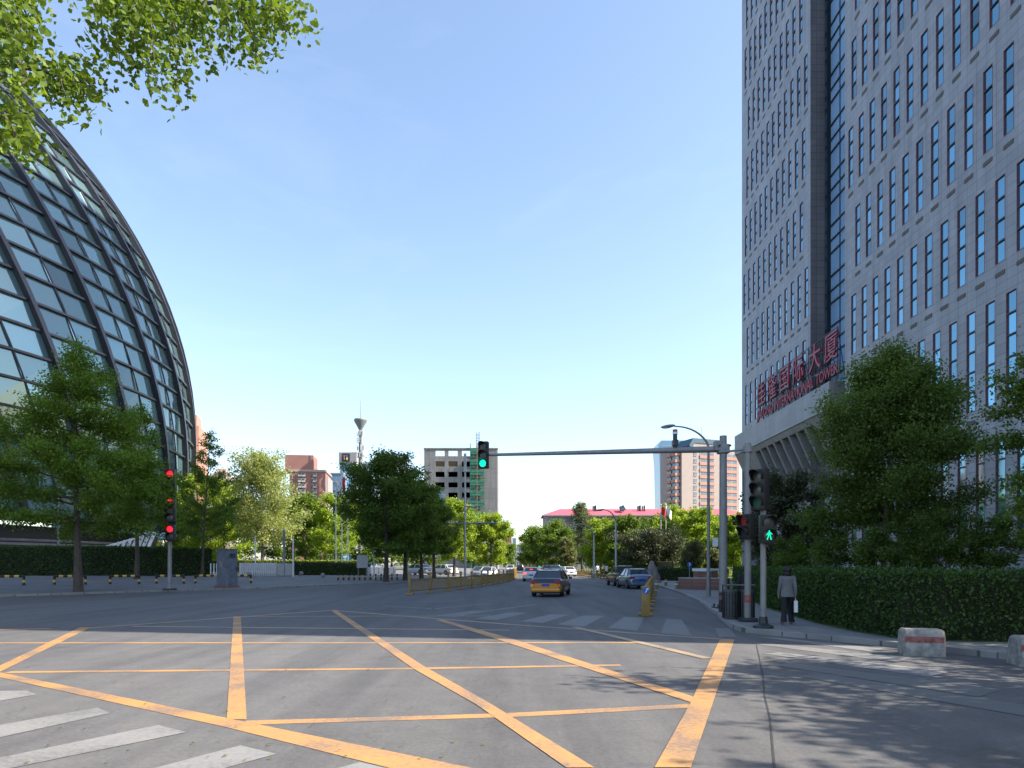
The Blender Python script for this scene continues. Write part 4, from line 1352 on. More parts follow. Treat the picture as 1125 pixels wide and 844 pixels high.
# second pole with a stub arm and a side facing head
pB = G(821.5, 683, .12)
t = thing('traffic_signal', 'grey signal pole behind the litter bin with a black head facing left', 'traffic signal', pB)
sB = pB.y / F
zb_ = H + (CY - 487) * sB - .12
MB().tube([(0, 0, 0), (0, 0, zb_)], [.10, .09], 'pole_grey', 14).build('pole', t, 40)
MB().rbox((0, 0, .06), (.45, .45, .12), 'dark_metal', .02).build('base_plate', t, 40)
MB().cyl((0, 0, .55), (0, 0, .78), .107, 'red_stripe').build('reflective_band', t, 40)
za = H + (CY - 493.7) * sB - .12
MB().cyl((0, 0, za), (-.66, .5, za + .0), .035, 'pole_grey').cyl((0, 0, za - .09), (0, 0, za + .09), .14, 'pole_grey').build('stub_arm', t, 40)
signal_head(t, (-.06, -.14, H + (CY - 579) * sB - .12), 2, ['lamp_red_dim', 'lamp_off_dark'], -1.15, .95, name='pedestrian_head')

# near pole: vehicle head above a pedestrian head with a green walking man
pC = G(838.5, 690, .12)
t = thing('traffic_signal', 'near signal pole with a green walking figure lit below a dark vehicle head', 'traffic signal', pC)
sC = pC.y / F
hc = lambda py: H + (CY - py) * sC - .12
MB().tube([(0, 0, 0), (0, 0, hc(518))], [.08, .07], 'pole_grey', 14).build('pole', t, 40)
mb = MB().lathe([(.26, 0), (.26, .06), (.12, .12), (.1, .3)], 'dark_metal', n=14)
mb.build('base_plate', t, 40)
signal_head(t, (-.14, -.16, hc(539)), 3, ['lamp_off_dark', 'lamp_off_dark', 'lamp_green_dim'], -.95, .95)
signal_head(t, (.03, -.25, hc(582)), 2, ['lamp_off_dark', 'lamp_green'], -.05, .96, man=True, name='pedestrian_head')

# tiny far signals
for px, lab in ((592.5, 'far small green signal left of the white car roofs'), (615.5, 'far small green signal right of the taxi roof')):
    q = G(px, 633, .0); s_ = q.y / F
    t = thing('traffic_signal', lab, 'traffic signal', (q.x, q.y, .12), group='far green signals')
    zz = H + (CY - 621) * s_
    MB().cyl((0, 0, 0), (0, 0, zz), .06, 'pole_grey').build('pole', t, 40)
    signal_head(t, (0, -.2, zz - .1), 3, ['lamp_off_dark', 'lamp_off_dark', 'lamp_green'], 0, .6)

# ------------------------------------------------------------------ street lamps and poles
def lamp(label, px, pyb, pyt, headpx, headpy, r=.075, z=.12, base=None, cat='street lamp', group=None, plate=None):
    p = base or G(px, pyb, z)
    s_ = p.y / F
    t = thing('street_lamp', label, cat, p, group=group)
    zt = H + (CY - pyt) * s_ - p.z
    hx = (headpx - CX) * s_ - p.x; hzz = H + (CY - headpy) * s_ - p.z
    bend = zt - abs(hx) * .55
    MB().tube([(0, 0, 0), (0, 0, bend * .3), (0, 0, bend)], [r * 1.25, r, r * .75], 'pole_light' if r > .0749 and cat == 'street lamp' and plate is None else 'pole_grey', 10).build('pole', t, 40)
    pts = []
    for i in range(9):
        f = i / 8
        pts.append((hx * (f ** 1.35), 0, bend + (hzz - bend) * (1 - (1 - f) ** 2.0)))
    MB().tube(pts, [r * .72 - r * .3 * i / 8 for i in range(9)], 'pole_grey', 8).build('arm', t, 40)
    d = 1 if hx > 0 else -1
    L = max(.75, r * 9)
    h_ = MB().ball((0, 0, 0), (L * .52, .17, .09), 'pole_grey', 14, 8)
    h_.ball((d * .05, 0, -.035), (L * .38, .13, .075), 'white', 12, 6)
    rm = Matrix.Rotation(-d * -.14, 3, 'Y')
    h_.v = [tuple(rm @ Vector(v) + Vector((hx + d * L * .45, 0, hzz))) for v in h_.v]
    h_.build('lamp_head', t, 60)
    MB().cyl((0, 0, 0), (0, 0, .5), r * 1.6, 'pole_grey').build('base_sleeve', t, 40)
    if plate:
        MB().rbox((.36, -.02, H + (CY - 596) * s_ - p.z), (.30, .06, .46), 'white', .02).bar((0, 0, H + (CY - 593) * s_ - p.z), (.3, 0, H + (CY - 593) * s_ - p.z), .04, .04, 'pole_grey').build('notice_plate', t)
    return t
lamp('tall street lamp with a long curved arm above the mast arm signal', 778.3, 655, 470, 741, 468.5, .085, plate=True)
lamp('street lamp with a curved arm just left of the parked dark car', 676.6, 640, 566, 664, 560.5, .1)
lamp('farther street lamp with a curved arm above the taxi', 652.4, 636, 581, 639, 576.5, .11)
xq = (447 - CX) / F * 74
lamp('street lamp whose arm sticks out of the biggest dark street tree', 445, 0, 519, 467, 519, .09, base=Vector((xq, 74, zl(xq, 74))))
for px, pyb, pyt, r, mname, lab in ((312, 617, 583, .16, 'pole_grey', 'thick grey post on the lawn behind the sliding gate'), (322, 617, 592, .09, 'white', 'thin white post right of the thick grey post'),
                                    (411, 625, 600, .1, 'white', 'thin white post above the white planter wall'), (280.5, 620, 590, .08, 'white', 'thin white post beside the pale feathery tree trunk'),
                                    (64, 630, 548, .12, 'pole_grey', 'grey post between the dome and the left hedge')):
    Y = 70.0 if px > 100 else 66.0
    X = (px - CX) / F * Y; z = zl(X, Y)
    t = thing('post', lab, 'post', (X, Y, z))
    top = H + (CY - pyt) * Y / F - z
    MB().cyl((0, 0, 0), (0, 0, top), r * .8, mname).build('shaft', t, 40)
    MB().lathe([(r * 1.1, 0), (r * 1.1, .08), (r * .5, .16)], 'pole_light', (0, 0, top), 10).build('cap', t, 40)

# high pole with antenna box, lamp and camera beam over the carriageway
Y = 82.0; X = (511 - CX) / F * Y; z0 = zl(X, Y)
t = thing('camera_gantry', 'white high pole with a camera beam in front of the unfinished building', 'gantry', (X, Y, z0))
zz = lambda py: H + (CY - py) * Y / F - z0
xx = lambda px: (px - CX) / F * Y - X
MB().tube([(0, 0, 0), (0, 0, zz(498))], [.15, .09], 'pole_light', 12).build('pole', t, 40)
MB().rbox((0, 0, zz(509)), (.32, .32, 2.2), 'pole_light', .05).build('antenna_box', t)
b = MB().tube([(xx(468), 0, zz(576)), (xx(546), 0, zz(575))], .09, 'pole_grey', 8)
b.tube([(0, 0, zz(590)), (xx(490), 0, zz(576.5))], .05, 'pole_grey', 6)
b.build('beam', t, 40)
for px in (484, 492, 502, 527, 541):
    MB().rbox((xx(px), -.05, zz(573.6)), (.26, .5, .26), 'white', .04).cyl((xx(px), 0, zz(576)), (xx(px), 0, zz(574)), .04, 'pole_grey').build('camera', t)
MB().tube([(0, 0, zz(563)), (xx(515), -.5, zz(558))], .05, 'pole_grey', 6).ball((xx(516.5), -.5, zz(557)), (.55, .2, .13), 'pole_light').build('lamp_head', t, 50)
# farther sign gantry
Y = 122.0; X = (543 - CX) / F * Y
t = thing('sign_gantry', 'far gantry with a pale direction board over the left carriageway', 'gantry', (X, Y, .0))
zz = lambda py: H + (CY - py) * Y / F
xx = lambda px: (px - CX) / F * Y - X
MB().cyl((0, 0, 0), (0, 0, zz(595)), .18, 'pole_grey').build('pole', t, 40)
MB().cyl((xx(519), 0, zz(597)), (xx(549), 0, zz(596)), .1, 'pole_grey').build('beam', t, 40)
M['board'] = mat('pale_board', (0.42, 0.42, 0.40), 0.5, var=.1)
MB().rbox((xx(527), -.1, zz(599)), (2.0, .1, 1.3), 'board', .03).build('sign_board', t)
# overhead wire
wa = at(546, 572, 90); wb_ = at(612, 566, 150)
o_ = thing('overhead_wire', 'thin dark overhead wire crossing above the far end of the road', 'wire', (wa.x, wa.y, 0))
pts_ = []
for i in range(13):
    f = i / 12; q = wa.lerp(wb_, f) - Vector((wa.x, wa.y, 0)); q.z -= .8 * 4 * f * (1 - f) * .5; pts_.append(q)
MB().tube(pts_, .03, 'black', 5).build('cable', o_)

# flagpoles
for px, top, lab, fc in ((369, 526, 'left white flagpole on the lawn', 'white'), (375.6, 521, 'middle white flagpole, the tallest of three', 'flag_red'), (382, 531, 'right white flagpole beside the dark street tree', 'white')):
    Y = 88.0; X = (px - CX) / F * Y; z = .78
    t = thing('flagpole', lab, 'flagpole', (X, Y, z), group='white flagpoles on the left lawn')
    ht = H + (CY - top) * Y / F - z
    MB().tube([(0, 0, 0), (0, 0, ht)], [.09, .05], 'white', 8).build('pole', t, 40)
    MB().ball((0, 0, ht + .08), .1, 'white').build('finial', t, 60)
    fl = MB()
    n = 7
    vs = []
    for i in range(n):
        for j in range(5):
            vs.append((.05 + .1 * j + .04 * math.sin(i * 1.7 + j * 2), .07 * math.sin(j * 2.2 + i * .6), ht - .25 - .33 * i - .08 * j))
    fs = [(i * 5 + j, i * 5 + j + 1, i * 5 + j + 6, i * 5 + j + 5) for i in range(n - 1) for j in range(4)]
    f = fl.add(vs, fs, fc).build('flag', None, 80, loc=(X, Y, z))
    tag(f, {369: 'furled pale flag on the left white flagpole', 375.6: 'furled red flag on the middle white flagpole', 382: 'furled pale flag on the right white flagpole'}[px], 'flag')
for px, fc, lab, lf in ((726, 'flag_red', 'white flagpole carrying the red flag in the park', 'waving red flag above the park trees'), (731.5, 'white', 'white flagpole carrying the pale flag in the park', 'waving pale flag right of the red flag')):
    Y = 92.0; X = (px - CX) / F * Y
    t = thing('flagpole', lab, 'flagpole', (X, Y, .12))
    ht = H + (CY - 556) * Y / F
    MB().tube([(0, 0, 0), (0, 0, ht)], [.08, .045], 'pole_light', 8).build('pole', t, 40)
    MB().ball((0, 0, ht + .07), .09, 'white').build('finial', t, 60)
    vs = []
    for i in range(9):
        for j in range(5):
            u = i / 8
            vs.append((.05 + .75 * u, .13 * math.sin(u * 7 + j * .3), ht - .1 - .3 * j - .65 * u + .1 * math.sin(u * 5)))
    fs = [(i * 5 + j, i * 5 + j + 1, i * 5 + j + 6, i * 5 + j + 5) for i in range(8) for j in range(4)]
    tag(MB().add(vs, fs, fc).build('flag', None, 80, loc=(X, Y, .12)), lf, 'flag')

# ------------------------------------------------------------------ fences, bollards, blocks
def road_fence(label, pts, h=1.15, endboard=False, post_n=None):
    t = thing('road_fence', label, 'fence', pts[0])
    o = Vector(pts[0])
    # resample
    P = [Vector(pts[0])]
    for a, b in zip(pts, pts[1:]):
        L = (b - a).length; n = max(1, round(L / 3.0))
        for i in range(1, n + 1):
            P.append(a.lerp(b, i / n))
    for i, q in enumerate(P):
        q = q - o
        m = MB().rbox((q.x, q.y, h / 2), (.14, .14, h), 'fence_yellow', .02)
        m.lathe([(.10, 0), (.10, .06), (.03, .12)], 'fence_yellow', (q.x, q.y, h), 8)
        m.rbox((q.x, q.y, .05), (.5, .34, .10), 'fence_yellow', .03)
        m.build('post', t, 40)
    for a, b in zip(P, P[1:]):
        a = a - o; b = b - o
        m = MB()
        for z in (.22, h - .30):
            m.bar(a + Vector((0, 0, z)), b + Vector((0, 0, z)), .05, .08, 'fence_yellow')
        L = (b - a).length; n = int(L / .13)
        for i in range(1, n):
            q = a.lerp(b, i / n)
            m.box((q.x, q.y, h / 2 - .04), (.022, .022, h - .52), 'fence_yellow', math.atan2((b - a).y, (b - a).x))
        m.build('rail_panel', t)
    return t
fpts = [G(x, y) for x, y in ((450, 653.6), (492.5, 649.6), (529, 644.6), (558, 639.4), (563.5, 637), (566, 633), (567.6, 629.4))]
road_fence('long yellow railing fence dividing the road left of the taxi', fpts, 1.18)
ff0 = G(708.5, 677.5); ff1 = G(717, 651)
t = road_fence('yellow railing fence seen end on beside the service lane', [ff0 + Vector((.08, .3, 0)), ff1], .95)
eb = MB().rbox((-.05, -.32, .53), (.30, .10, 1.06), 'fence_yellow', .04)
eb.build('end_board', t, 40)
ds_ = MB(); kk = 20
ds_.add([(-.05 + .125 * math.cos(2 * math.pi * q / kk), -.376, .90 + .125 * math.sin(2 * math.pi * q / kk)) for q in range(kk)], [tuple(range(kk))], 'sign_blue')
for quad in ([(-.07, .87), (-.03, .87), (.0, .94), (-.04, .94)], [(-.10, .82), (-.06, .82), (-.03, .87), (-.07, .87)], [(0.03, .99), (-.07, .96), (.03, .92), (.03, .92)]):
    ds_.add([(x, -.38, z) for x, z in quad], [(0, 1, 2, 3)], 'white')
ds_.build('keep_sign', t)
f2 = [G(x, y, .12) for x, y in ((690, 641.2), (672, 637.6), (650, 634.2), (634, 631.6))]
road_fence('low yellow railing fence curving along the park side of the road', [Vector((p.x, p.y, .12)) for p in f2], .85)

# striped U barriers on the left plaza
ub = None
for i, (px, lab) in enumerate(((8, 'black and yellow U barrier at the left picture edge'), (77, 'black and yellow U barrier behind the big ginkgo trunk'), (137, 'black and yellow U barrier between the ginkgo trunk and the red signal'),
                               (187, 'black and yellow U barrier behind the red signal pole'), (229, 'black and yellow U barrier left of the grey cabinet'), (262, 'black and yellow U barrier right of the grey cabinet'))):
    q = GL(px, 643.3 - .010 * px)
    if ub is None:
        ub = thing('barrier', lab, 'barrier', q, .35, group='striped U barriers on the plaza')
        w2 = .93; h_ = .60; r_ = .085
        path = [(-w2, 0, 0), (-w2, 0, h_ - .08), (-w2 + .08, 0, h_), (w2 - .08, 0, h_), (w2, 0, h_ - .08), (w2, 0, 0)]
        segs_ = [((-w2, 0, 0), (-w2, 0, .18), 'black'), ((-w2, 0, .18), (-w2, 0, .36), 'stripe_yellow'), ((-w2, 0, .36), (-w2, 0, h_ - .06), 'black'),
                 ((w2, 0, 0), (w2, 0, .18), 'black'), ((w2, 0, .18), (w2, 0, .36), 'stripe_yellow'), ((w2, 0, .36), (w2, 0, h_ - .06), 'black')]
        n = 7
        for k in range(n):
            segs_.append(((-w2 + 2 * w2 * k / n, 0, h_), (-w2 + 2 * w2 * (k + 1) / n, 0, h_), 'stripe_yellow' if k % 2 else 'black'))
        m1 = MB(); m2 = MB()
        for a, b, c in segs_:
            (m1 if a[2] == b[2] else m2).cyl(a, b, r_ * 1.0, c)
        m1.ball((-w2, 0, h_), r_, 'black'); m1.ball((w2, 0, h_), r_, 'black')
        m1.build('crossbar', ub, 40); 
        for sx in (-1, 1):
            m3 = MB()
            for a, b, c in segs_:
                if a[2] != b[2] and a[0] * sx > 0: m3.cyl(a, b, r_, c)
            m3.lathe([(.15, 0), (.15, .02), (.09, .03)], 'dark_metal', (sx * w2, 0, 0), 10)
            m3.build('leg', ub, 40)
    else:
        dup(ub, q, .35, lab)
ls = thing('louvre_screen', 'pale slatted louvre screen rising beside the foot of the dome', 'screen', at(98, 620, 69).to_2d().to_3d() + Vector((0, 0, .76)))
lo = ls.location.copy()
for i in range(11):
    f0 = i / 10
    a = at(98 + 52 * f0, 616, 69) - lo; b = at(104 + 66 * f0, 604 - 19 * f0, 69 + 2.2) - lo
    a.z = .05
    MB().bar(a, b, .10, .34, 'white').build('slat', ls)
MB().bar(at(98, 606, 69) - lo, at(169, 586, 71.3) - lo, .2, .22, 'white').build('top_rail', ls)
MB().bar(Vector((.2, .3, .05)), Vector(((150 - 98) / F * 69, .3, .05)), .2, .1, 'white').build('bottom_rail', ls)
# row of small striped posts
sb = None
ordw = ['first', 'second', 'third', 'fourth', 'fifth', 'sixth', 'seventh', 'eighth', 'ninth', 'tenth', 'eleventh', 'twelfth']
for i in range(12):
    px = 371.5 + i * 5.9
    q = GL(px, 637.5 - .006 * (px - 370))
    lab = ordw[i] + ' from left of the small black and yellow posts before the street trees'
    if sb is None:
        sb = thing('bollard', lab, 'bollard', q, 0, group='row of small black and yellow posts')
        MB().cyl((0, 0, 0), (0, 0, .28), .085, 'black').cyl((0, 0, .42), (0, 0, .62), .085, 'black').build('shaft', sb, 40)
        MB().cyl((0, 0, .28), (0, 0, .42), .09, 'stripe_yellow').build('reflective_band', sb, 40)
    else:
        dup(sb, q, 0, lab)
# yellow bollards on the right pavement
yb_ = None
for px, py, lab in ((716, 647.5, 'yellow bollard beside the pointed rock'), (721.5, 647.2, 'yellow bollard right of the pointed rock by the kerb'), (743.2, 647.3, 'yellow bollard at the kerb corner left of the brick planter'),
                    (764.5, 646.9, 'yellow bollard in front of the brick planter'), (731.5, 643.5, 'yellow bollard farthest back near the dark hedge')):
    q = G(px, py, .12)
    if yb_ is None:
        yb_ = thing('bollard', lab, 'bollard', q, 0, group='yellow bollards on the right pavement')
        MB().lathe([(.11, 0), (.11, .42), (.09, .48), (.02, .52)], 'fence_yellow', n=12).build('shaft', yb_, 40)
        MB().cyl((0, 0, .30), (0, 0, .38), .115, 'white').build('reflective_band', yb_, 40)
    else:
        dup(yb_, q, 0, lab)
q = G(792, 672.5, .12)
t = thing('bollard', 'short black bollard with a red band in front of the mast arm pole', 'bollard', q)
MB().lathe([(.075, 0), (.075, .62), (.05, .68), (.01, .69)], 'black', n=12).build('shaft', t, 40)
MB().cyl((0, 0, .44), (0, 0, .58), .079, 'red_stripe').build('reflective_band', t, 40)
# concrete blocks with a red stripe
def block(label, px0, px1, py, rz, L):
    q = G((px0 + px1) / 2, py)
    t = thing('concrete_block', label, 'concrete block', q, rz, group='concrete blocks at the right kerb')
    bm = MB()
    prof = [(-.27, 0), (-.27, .12), (-.22, .44), (-.16, .52), (.16, .52), (.22, .44), (.27, .12), (.27, 0)]
    n = len(prof)
    for x in (-L / 2, -L / 2 + .05, L / 2 - .05, L / 2):
        s_ = .86 if abs(x) == L / 2 else 1.0
        for y, z in prof:
            bm.v.append((x, y * s_, .26 + (z - .26) * (s_ if z > .3 else 1)))
    i0 = bm.mi('concrete')
    for k in range(3):
        for j in range(n - 1):
            bm.f.append([k * n + j, k * n + j + 1, (k + 1) * n + j + 1, (k + 1) * n + j]); bm.m.append(i0)
    bm.f.append(list(range(n))); bm.m.append(i0)
    bm.f.append([3 * n + j for j in range(n)][::-1]); bm.m.append(i0)
    bm.build('body', t, 35)
    st = MB()
    st.bar((-L / 2 + .03, -.247, .325), (L / 2 - .03, -.247, .325), .012, .115, 'red_stripe')
    st.bar((-L / 2 + .03, .247, .325), (L / 2 - .03, .247, .325), .012, .115, 'red_stripe')
    st.bar((L / 2 + .004, -.19, .325), (L / 2 + .004, .19, .325), .012, .11, 'red_stripe')
    st.build('stripe', t)
    return t
block('worn concrete block with a red stripe at the kerb before the hedge', 990, 1034, 719.5, -.30, .74)
block('worn concrete block with a red stripe cut off by the right picture edge', 1113, 1165, 731, -.25, .74)

# cabinet, gate, stone balls, planter on the left
q = GL(249.5, 645.2)
s_ = q.y / F
t = thing('utility_cabinet', 'tall weathered blue grey utility cabinet on the left plaza', 'cabinet', q, R(60))
hc_ = (645.2 - 604) * s_
MB().rbox((0, 0, hc_ / 2), (.86, 1.2, hc_), 'cabinet', .03).box((0, 0, hc_ + .02), (.94, 1.28, .07), 'cabinet').build('body', t)
MB().box((0, 0, .06), (1.05, 1.4, .12), 'brick_red').build('plinth', t)
dr = MB()
dr.rbox((0, -.605, hc_ * .52), (.74, .03, hc_ * .86), 'cabinet', .01)
for i in range(7): dr.box((0, -.63, hc_ * .78 + i * .05), (.5, .02, .025), 'dark_metal')
dr.build('door', t)
MB().box((.3, -.635, hc_ * .5), (.05, .05, .22), 'dark_metal').build('handle', t)
sdn = MB().rbox((-.435, 0, hc_ * .52), (.03, 1.05, hc_ * .86), 'cabinet', .01)
sdn.box((-.455, .1, hc_ * .62), (.012, .34, .42), 'pole_grey')
sdn.build('side_panel', t)
ga = GL(264, 633.6); gb = GL(322, 633.4)
t = thing('sliding_gate', 'long white folding lattice gate right of the grey cabinet', 'gate', ga, math.atan2(gb.y - ga.y, gb.x - ga.x))
L = (gb - ga).length; gh = 1.35
m = MB(); n = 16
for i in range(n + 1):
    x = (L - 2.0) * i / n
    m.box((x, 0, gh / 2), (.06, .3, gh), 'white')
    if i < n:
        x2 = (L - 2.0) * (i + 1) / n
        for yy in (-.16, .16):
            m.bar((x, yy, .12), (x2, yy, gh - .12), .03, .05, 'white'); m.bar((x, yy, gh - .12), (x2, yy, .12), .03, .05, 'white')
m.build('lattice', t)
MB().rbox((L - .95, 0, .66), (1.9, .5, 1.25), 'pole_light', .05).build('drive_housing', t)
for x in (.1, L - 1.7, L - .2):
    MB().cyl((x, -.22, .09), (x, -.16, .09), .09, 'rubber').build('wheel', t, 40)
for i, px in enumerate((231.5, 235, 238)):
    q = GL(px, 634)
    if i == 0:
        wp = thing('post', 'first of the three thin white posts left of the grey cabinet', 'post', q, 0, group='thin white posts beside the cabinet')
        MB().cyl((0, 0, 0), (0, 0, 1.2), .05, 'white').build('shaft', wp, 40)
        MB().ball((0, 0, 1.2), .07, 'white').build('cap', wp, 60)
    else:
        dup(wp, q, 0, ('second', 'third')[i - 1] + ' of the three thin white posts left of the grey cabinet')
for px, py, lab in ((274, 634.2, 'round stone ball beside the sliding gate'), (330.8, 633, 'round stone ball at the left end of the short hedge'), (354.6, 635.2, 'round stone ball in front of the short hedge')):
    q = GL(px, py)
    t = thing('stone_ball', lab, 'stone ball', q)
    MB().ball((0, 0, .27), .24, 'concrete').build('ball', t, 60)
    MB().lathe([(.2, 0), (.2, .04), (.14, .07)], 'concrete', n=12).build('foot', t, 40)
q = GL(407.5, 632.2); q2 = GL(435, 632)
t = thing('planter', 'white concrete planter wall with slots behind the dark street trees', 'planter', q, math.atan2(q2.y - q.y, q2.x - q.x))
m = MB(); L = (q2 - q).length
m.rbox((L / 2, .3, .5), (L, .6, 1.0), 'white', .05)
m.build('wall', t)
m = MB()
for i in range(5):
    m.rbox((L * (i + .5) / 5, -.03, .5), (.07, .08, .8), 'pole_light', .02)
m.build('rib', t)
X = (398 - CX) / F * 76; z = zl(X, 76)
t = thing('notice_board', 'pale notice board on the lawn edge left of the dark street trees', 'notice board', (X, 76, z))
MB().rbox((0, 0, 1.7), (1.2, .12, 1.4), 'pole_light', .03).build('panel', t)
for sx in (-.45, .45): MB().cyl((sx, .02, 0), (sx, .02, 1.0), .05, 'pole_grey').build('leg', t, 40)

# right pavement: bin, planter, rock, wooden screen, round sign
q = G(819, 682, .12)
M['bin_grey'] = mat('bin_grey', (0.075, 0.08, 0.085), .6, var=.25, scale=9)
t = thing('litter_bin', 'dark double litter bin behind the signal poles', 'litter bin', (q.x - .02, q.y + .55, .12), -.1)
for sx in (-.24, .24):
    m = MB().lathe([(.20, 0), (.22, .05), (.225, .86), (.23, .9)], 'bin_grey', (sx, 0, 0), 16)
    for i in range(16):
        a = 2 * math.pi * i / 16
        m.box((sx + .228 * math.cos(a), .228 * math.sin(a), .45), (.015, .03, .78), 'black', a)
    m.build('bin_drum', t, 40)
MB().rbox((0, 0, 1.04), (.92, .46, .04), 'bin_grey', .015).build('canopy', t)
for sx in (-.46, 0, .46): MB().box((sx, .1, .53), (.035, .05, 1.02), 'dark_metal').build('stand', t)
q = G(752, 648.5, .12)
t = thing('planter', 'low red brick planter wall behind the yellow bollards', 'planter', G(747, 647.2, .12), 0)
e = G(800, 648.5, .12) - G(747, 647.2, .12)
m = MB(); m.bar((0, 0, .36), e + Vector((0, 0, .36)), .5, .72, 'brick_red'); m.build('wall', t)
MB().bar((0, 0, .75), e + Vector((0, 0, .75)), .6, .07, 'granite_smooth').build('coping', t)
m = MB(); m.bar(Vector((1.9, 3, .62)), e + Vector((0, 3, .62)), .5, 1.24, 'brick_red'); m.build('back_wall', t)
MB().bar(Vector((1.9, 3, 1.28)), e + Vector((0, 3, 1.28)), .7, .2, 'white').build('white_cover', t)
rng = random.Random(4)
q = G(717.2, 639.8, .12)
t = thing('standing_rock', 'pointed grey brown landscape rock behind the parked blue sedan', 'rock', q)
def rockmesh(prof, seed):
    bm = bmesh.new(); r_ = random.Random(seed); n = 12; rings = []
    for (rx, ry, z, ox) in prof:
        rings.append([bm.verts.new((ox + rx * math.cos(2 * math.pi * k / n) * r_.uniform(.82, 1.15), ry * math.sin(2 * math.pi * k / n) * r_.uniform(.82, 1.15), z + r_.uniform(-.05, .05))) for k in range(n)])
    for a, b in zip(rings, rings[1:]):
        for k in range(n): bm.faces.new((a[k], a[(k + 1) % n], b[(k + 1) % n], b[k]))
    bm.faces.new(rings[-1])
    bmesh.ops.subdivide_edges(bm, edges=list(bm.edges), cuts=1, use_grid_fill=True, fractal=.35, seed=seed)
    m = MB(); bm.verts.index_update()
    m.add([v.co for v in bm.verts], [[v.index for v in f.verts] for f in bm.faces], 'rock'); bm.free()
    return m
rockmesh([(.62, .45, .12, 0), (.66, .5, .4, 0), (.56, .42, .85, -.02), (.46, .36, 1.2, -.05), (.32, .28, 1.55, -.08), (.2, .2, 1.85, -.1), (.08, .08, 2.0, -.1)], 8).build('stone', t)
rockmesh([(.8, .6, -.05, 0), (.78, .58, .16, 0), (.6, .45, .24, 0)], 3).build('foot', t)
X = (732 - CX) / F * 78
t = thing('wooden_screen', 'dark slatted wooden screen right of the pointed rock', 'screen', (X, 78, .12))
m = MB()
for i in range(9): m.box((-.68 + .17 * i, 0, .95), (.13, .05, 1.9), 'wood_dark')
m.build('slats', t)
for sx in (-.78, .78): MB().rbox((sx, .04, 1.0), (.12, .12, 2.0), 'wood_dark', .02).build('post', t)
X = (757.6 - CX) / F * 60; zz_ = H + (CY - 620.5) * 60 / F - .12
t = thing('road_sign', 'round blue road sign in front of the golden cypress', 'road sign', (X, 60, .12))
MB().cyl((0, .04, 0), (0, .04, zz_ + .2), .035, 'pole_grey').build('post', t, 40)
m = MB().cyl((0, 0, zz_), (0, -.02, zz_), .22, 'sign_blue', n=24)
m.box((0, -.024, zz_ - .02), (.05, .006, .22), 'white'); m.add([(-.09, -.028, zz_ + .07), (.09, -.028, zz_ + .07), (0, -.028, zz_ + .16)], [(0, 1, 2)], 'white')
m.build('disc', t, 40)

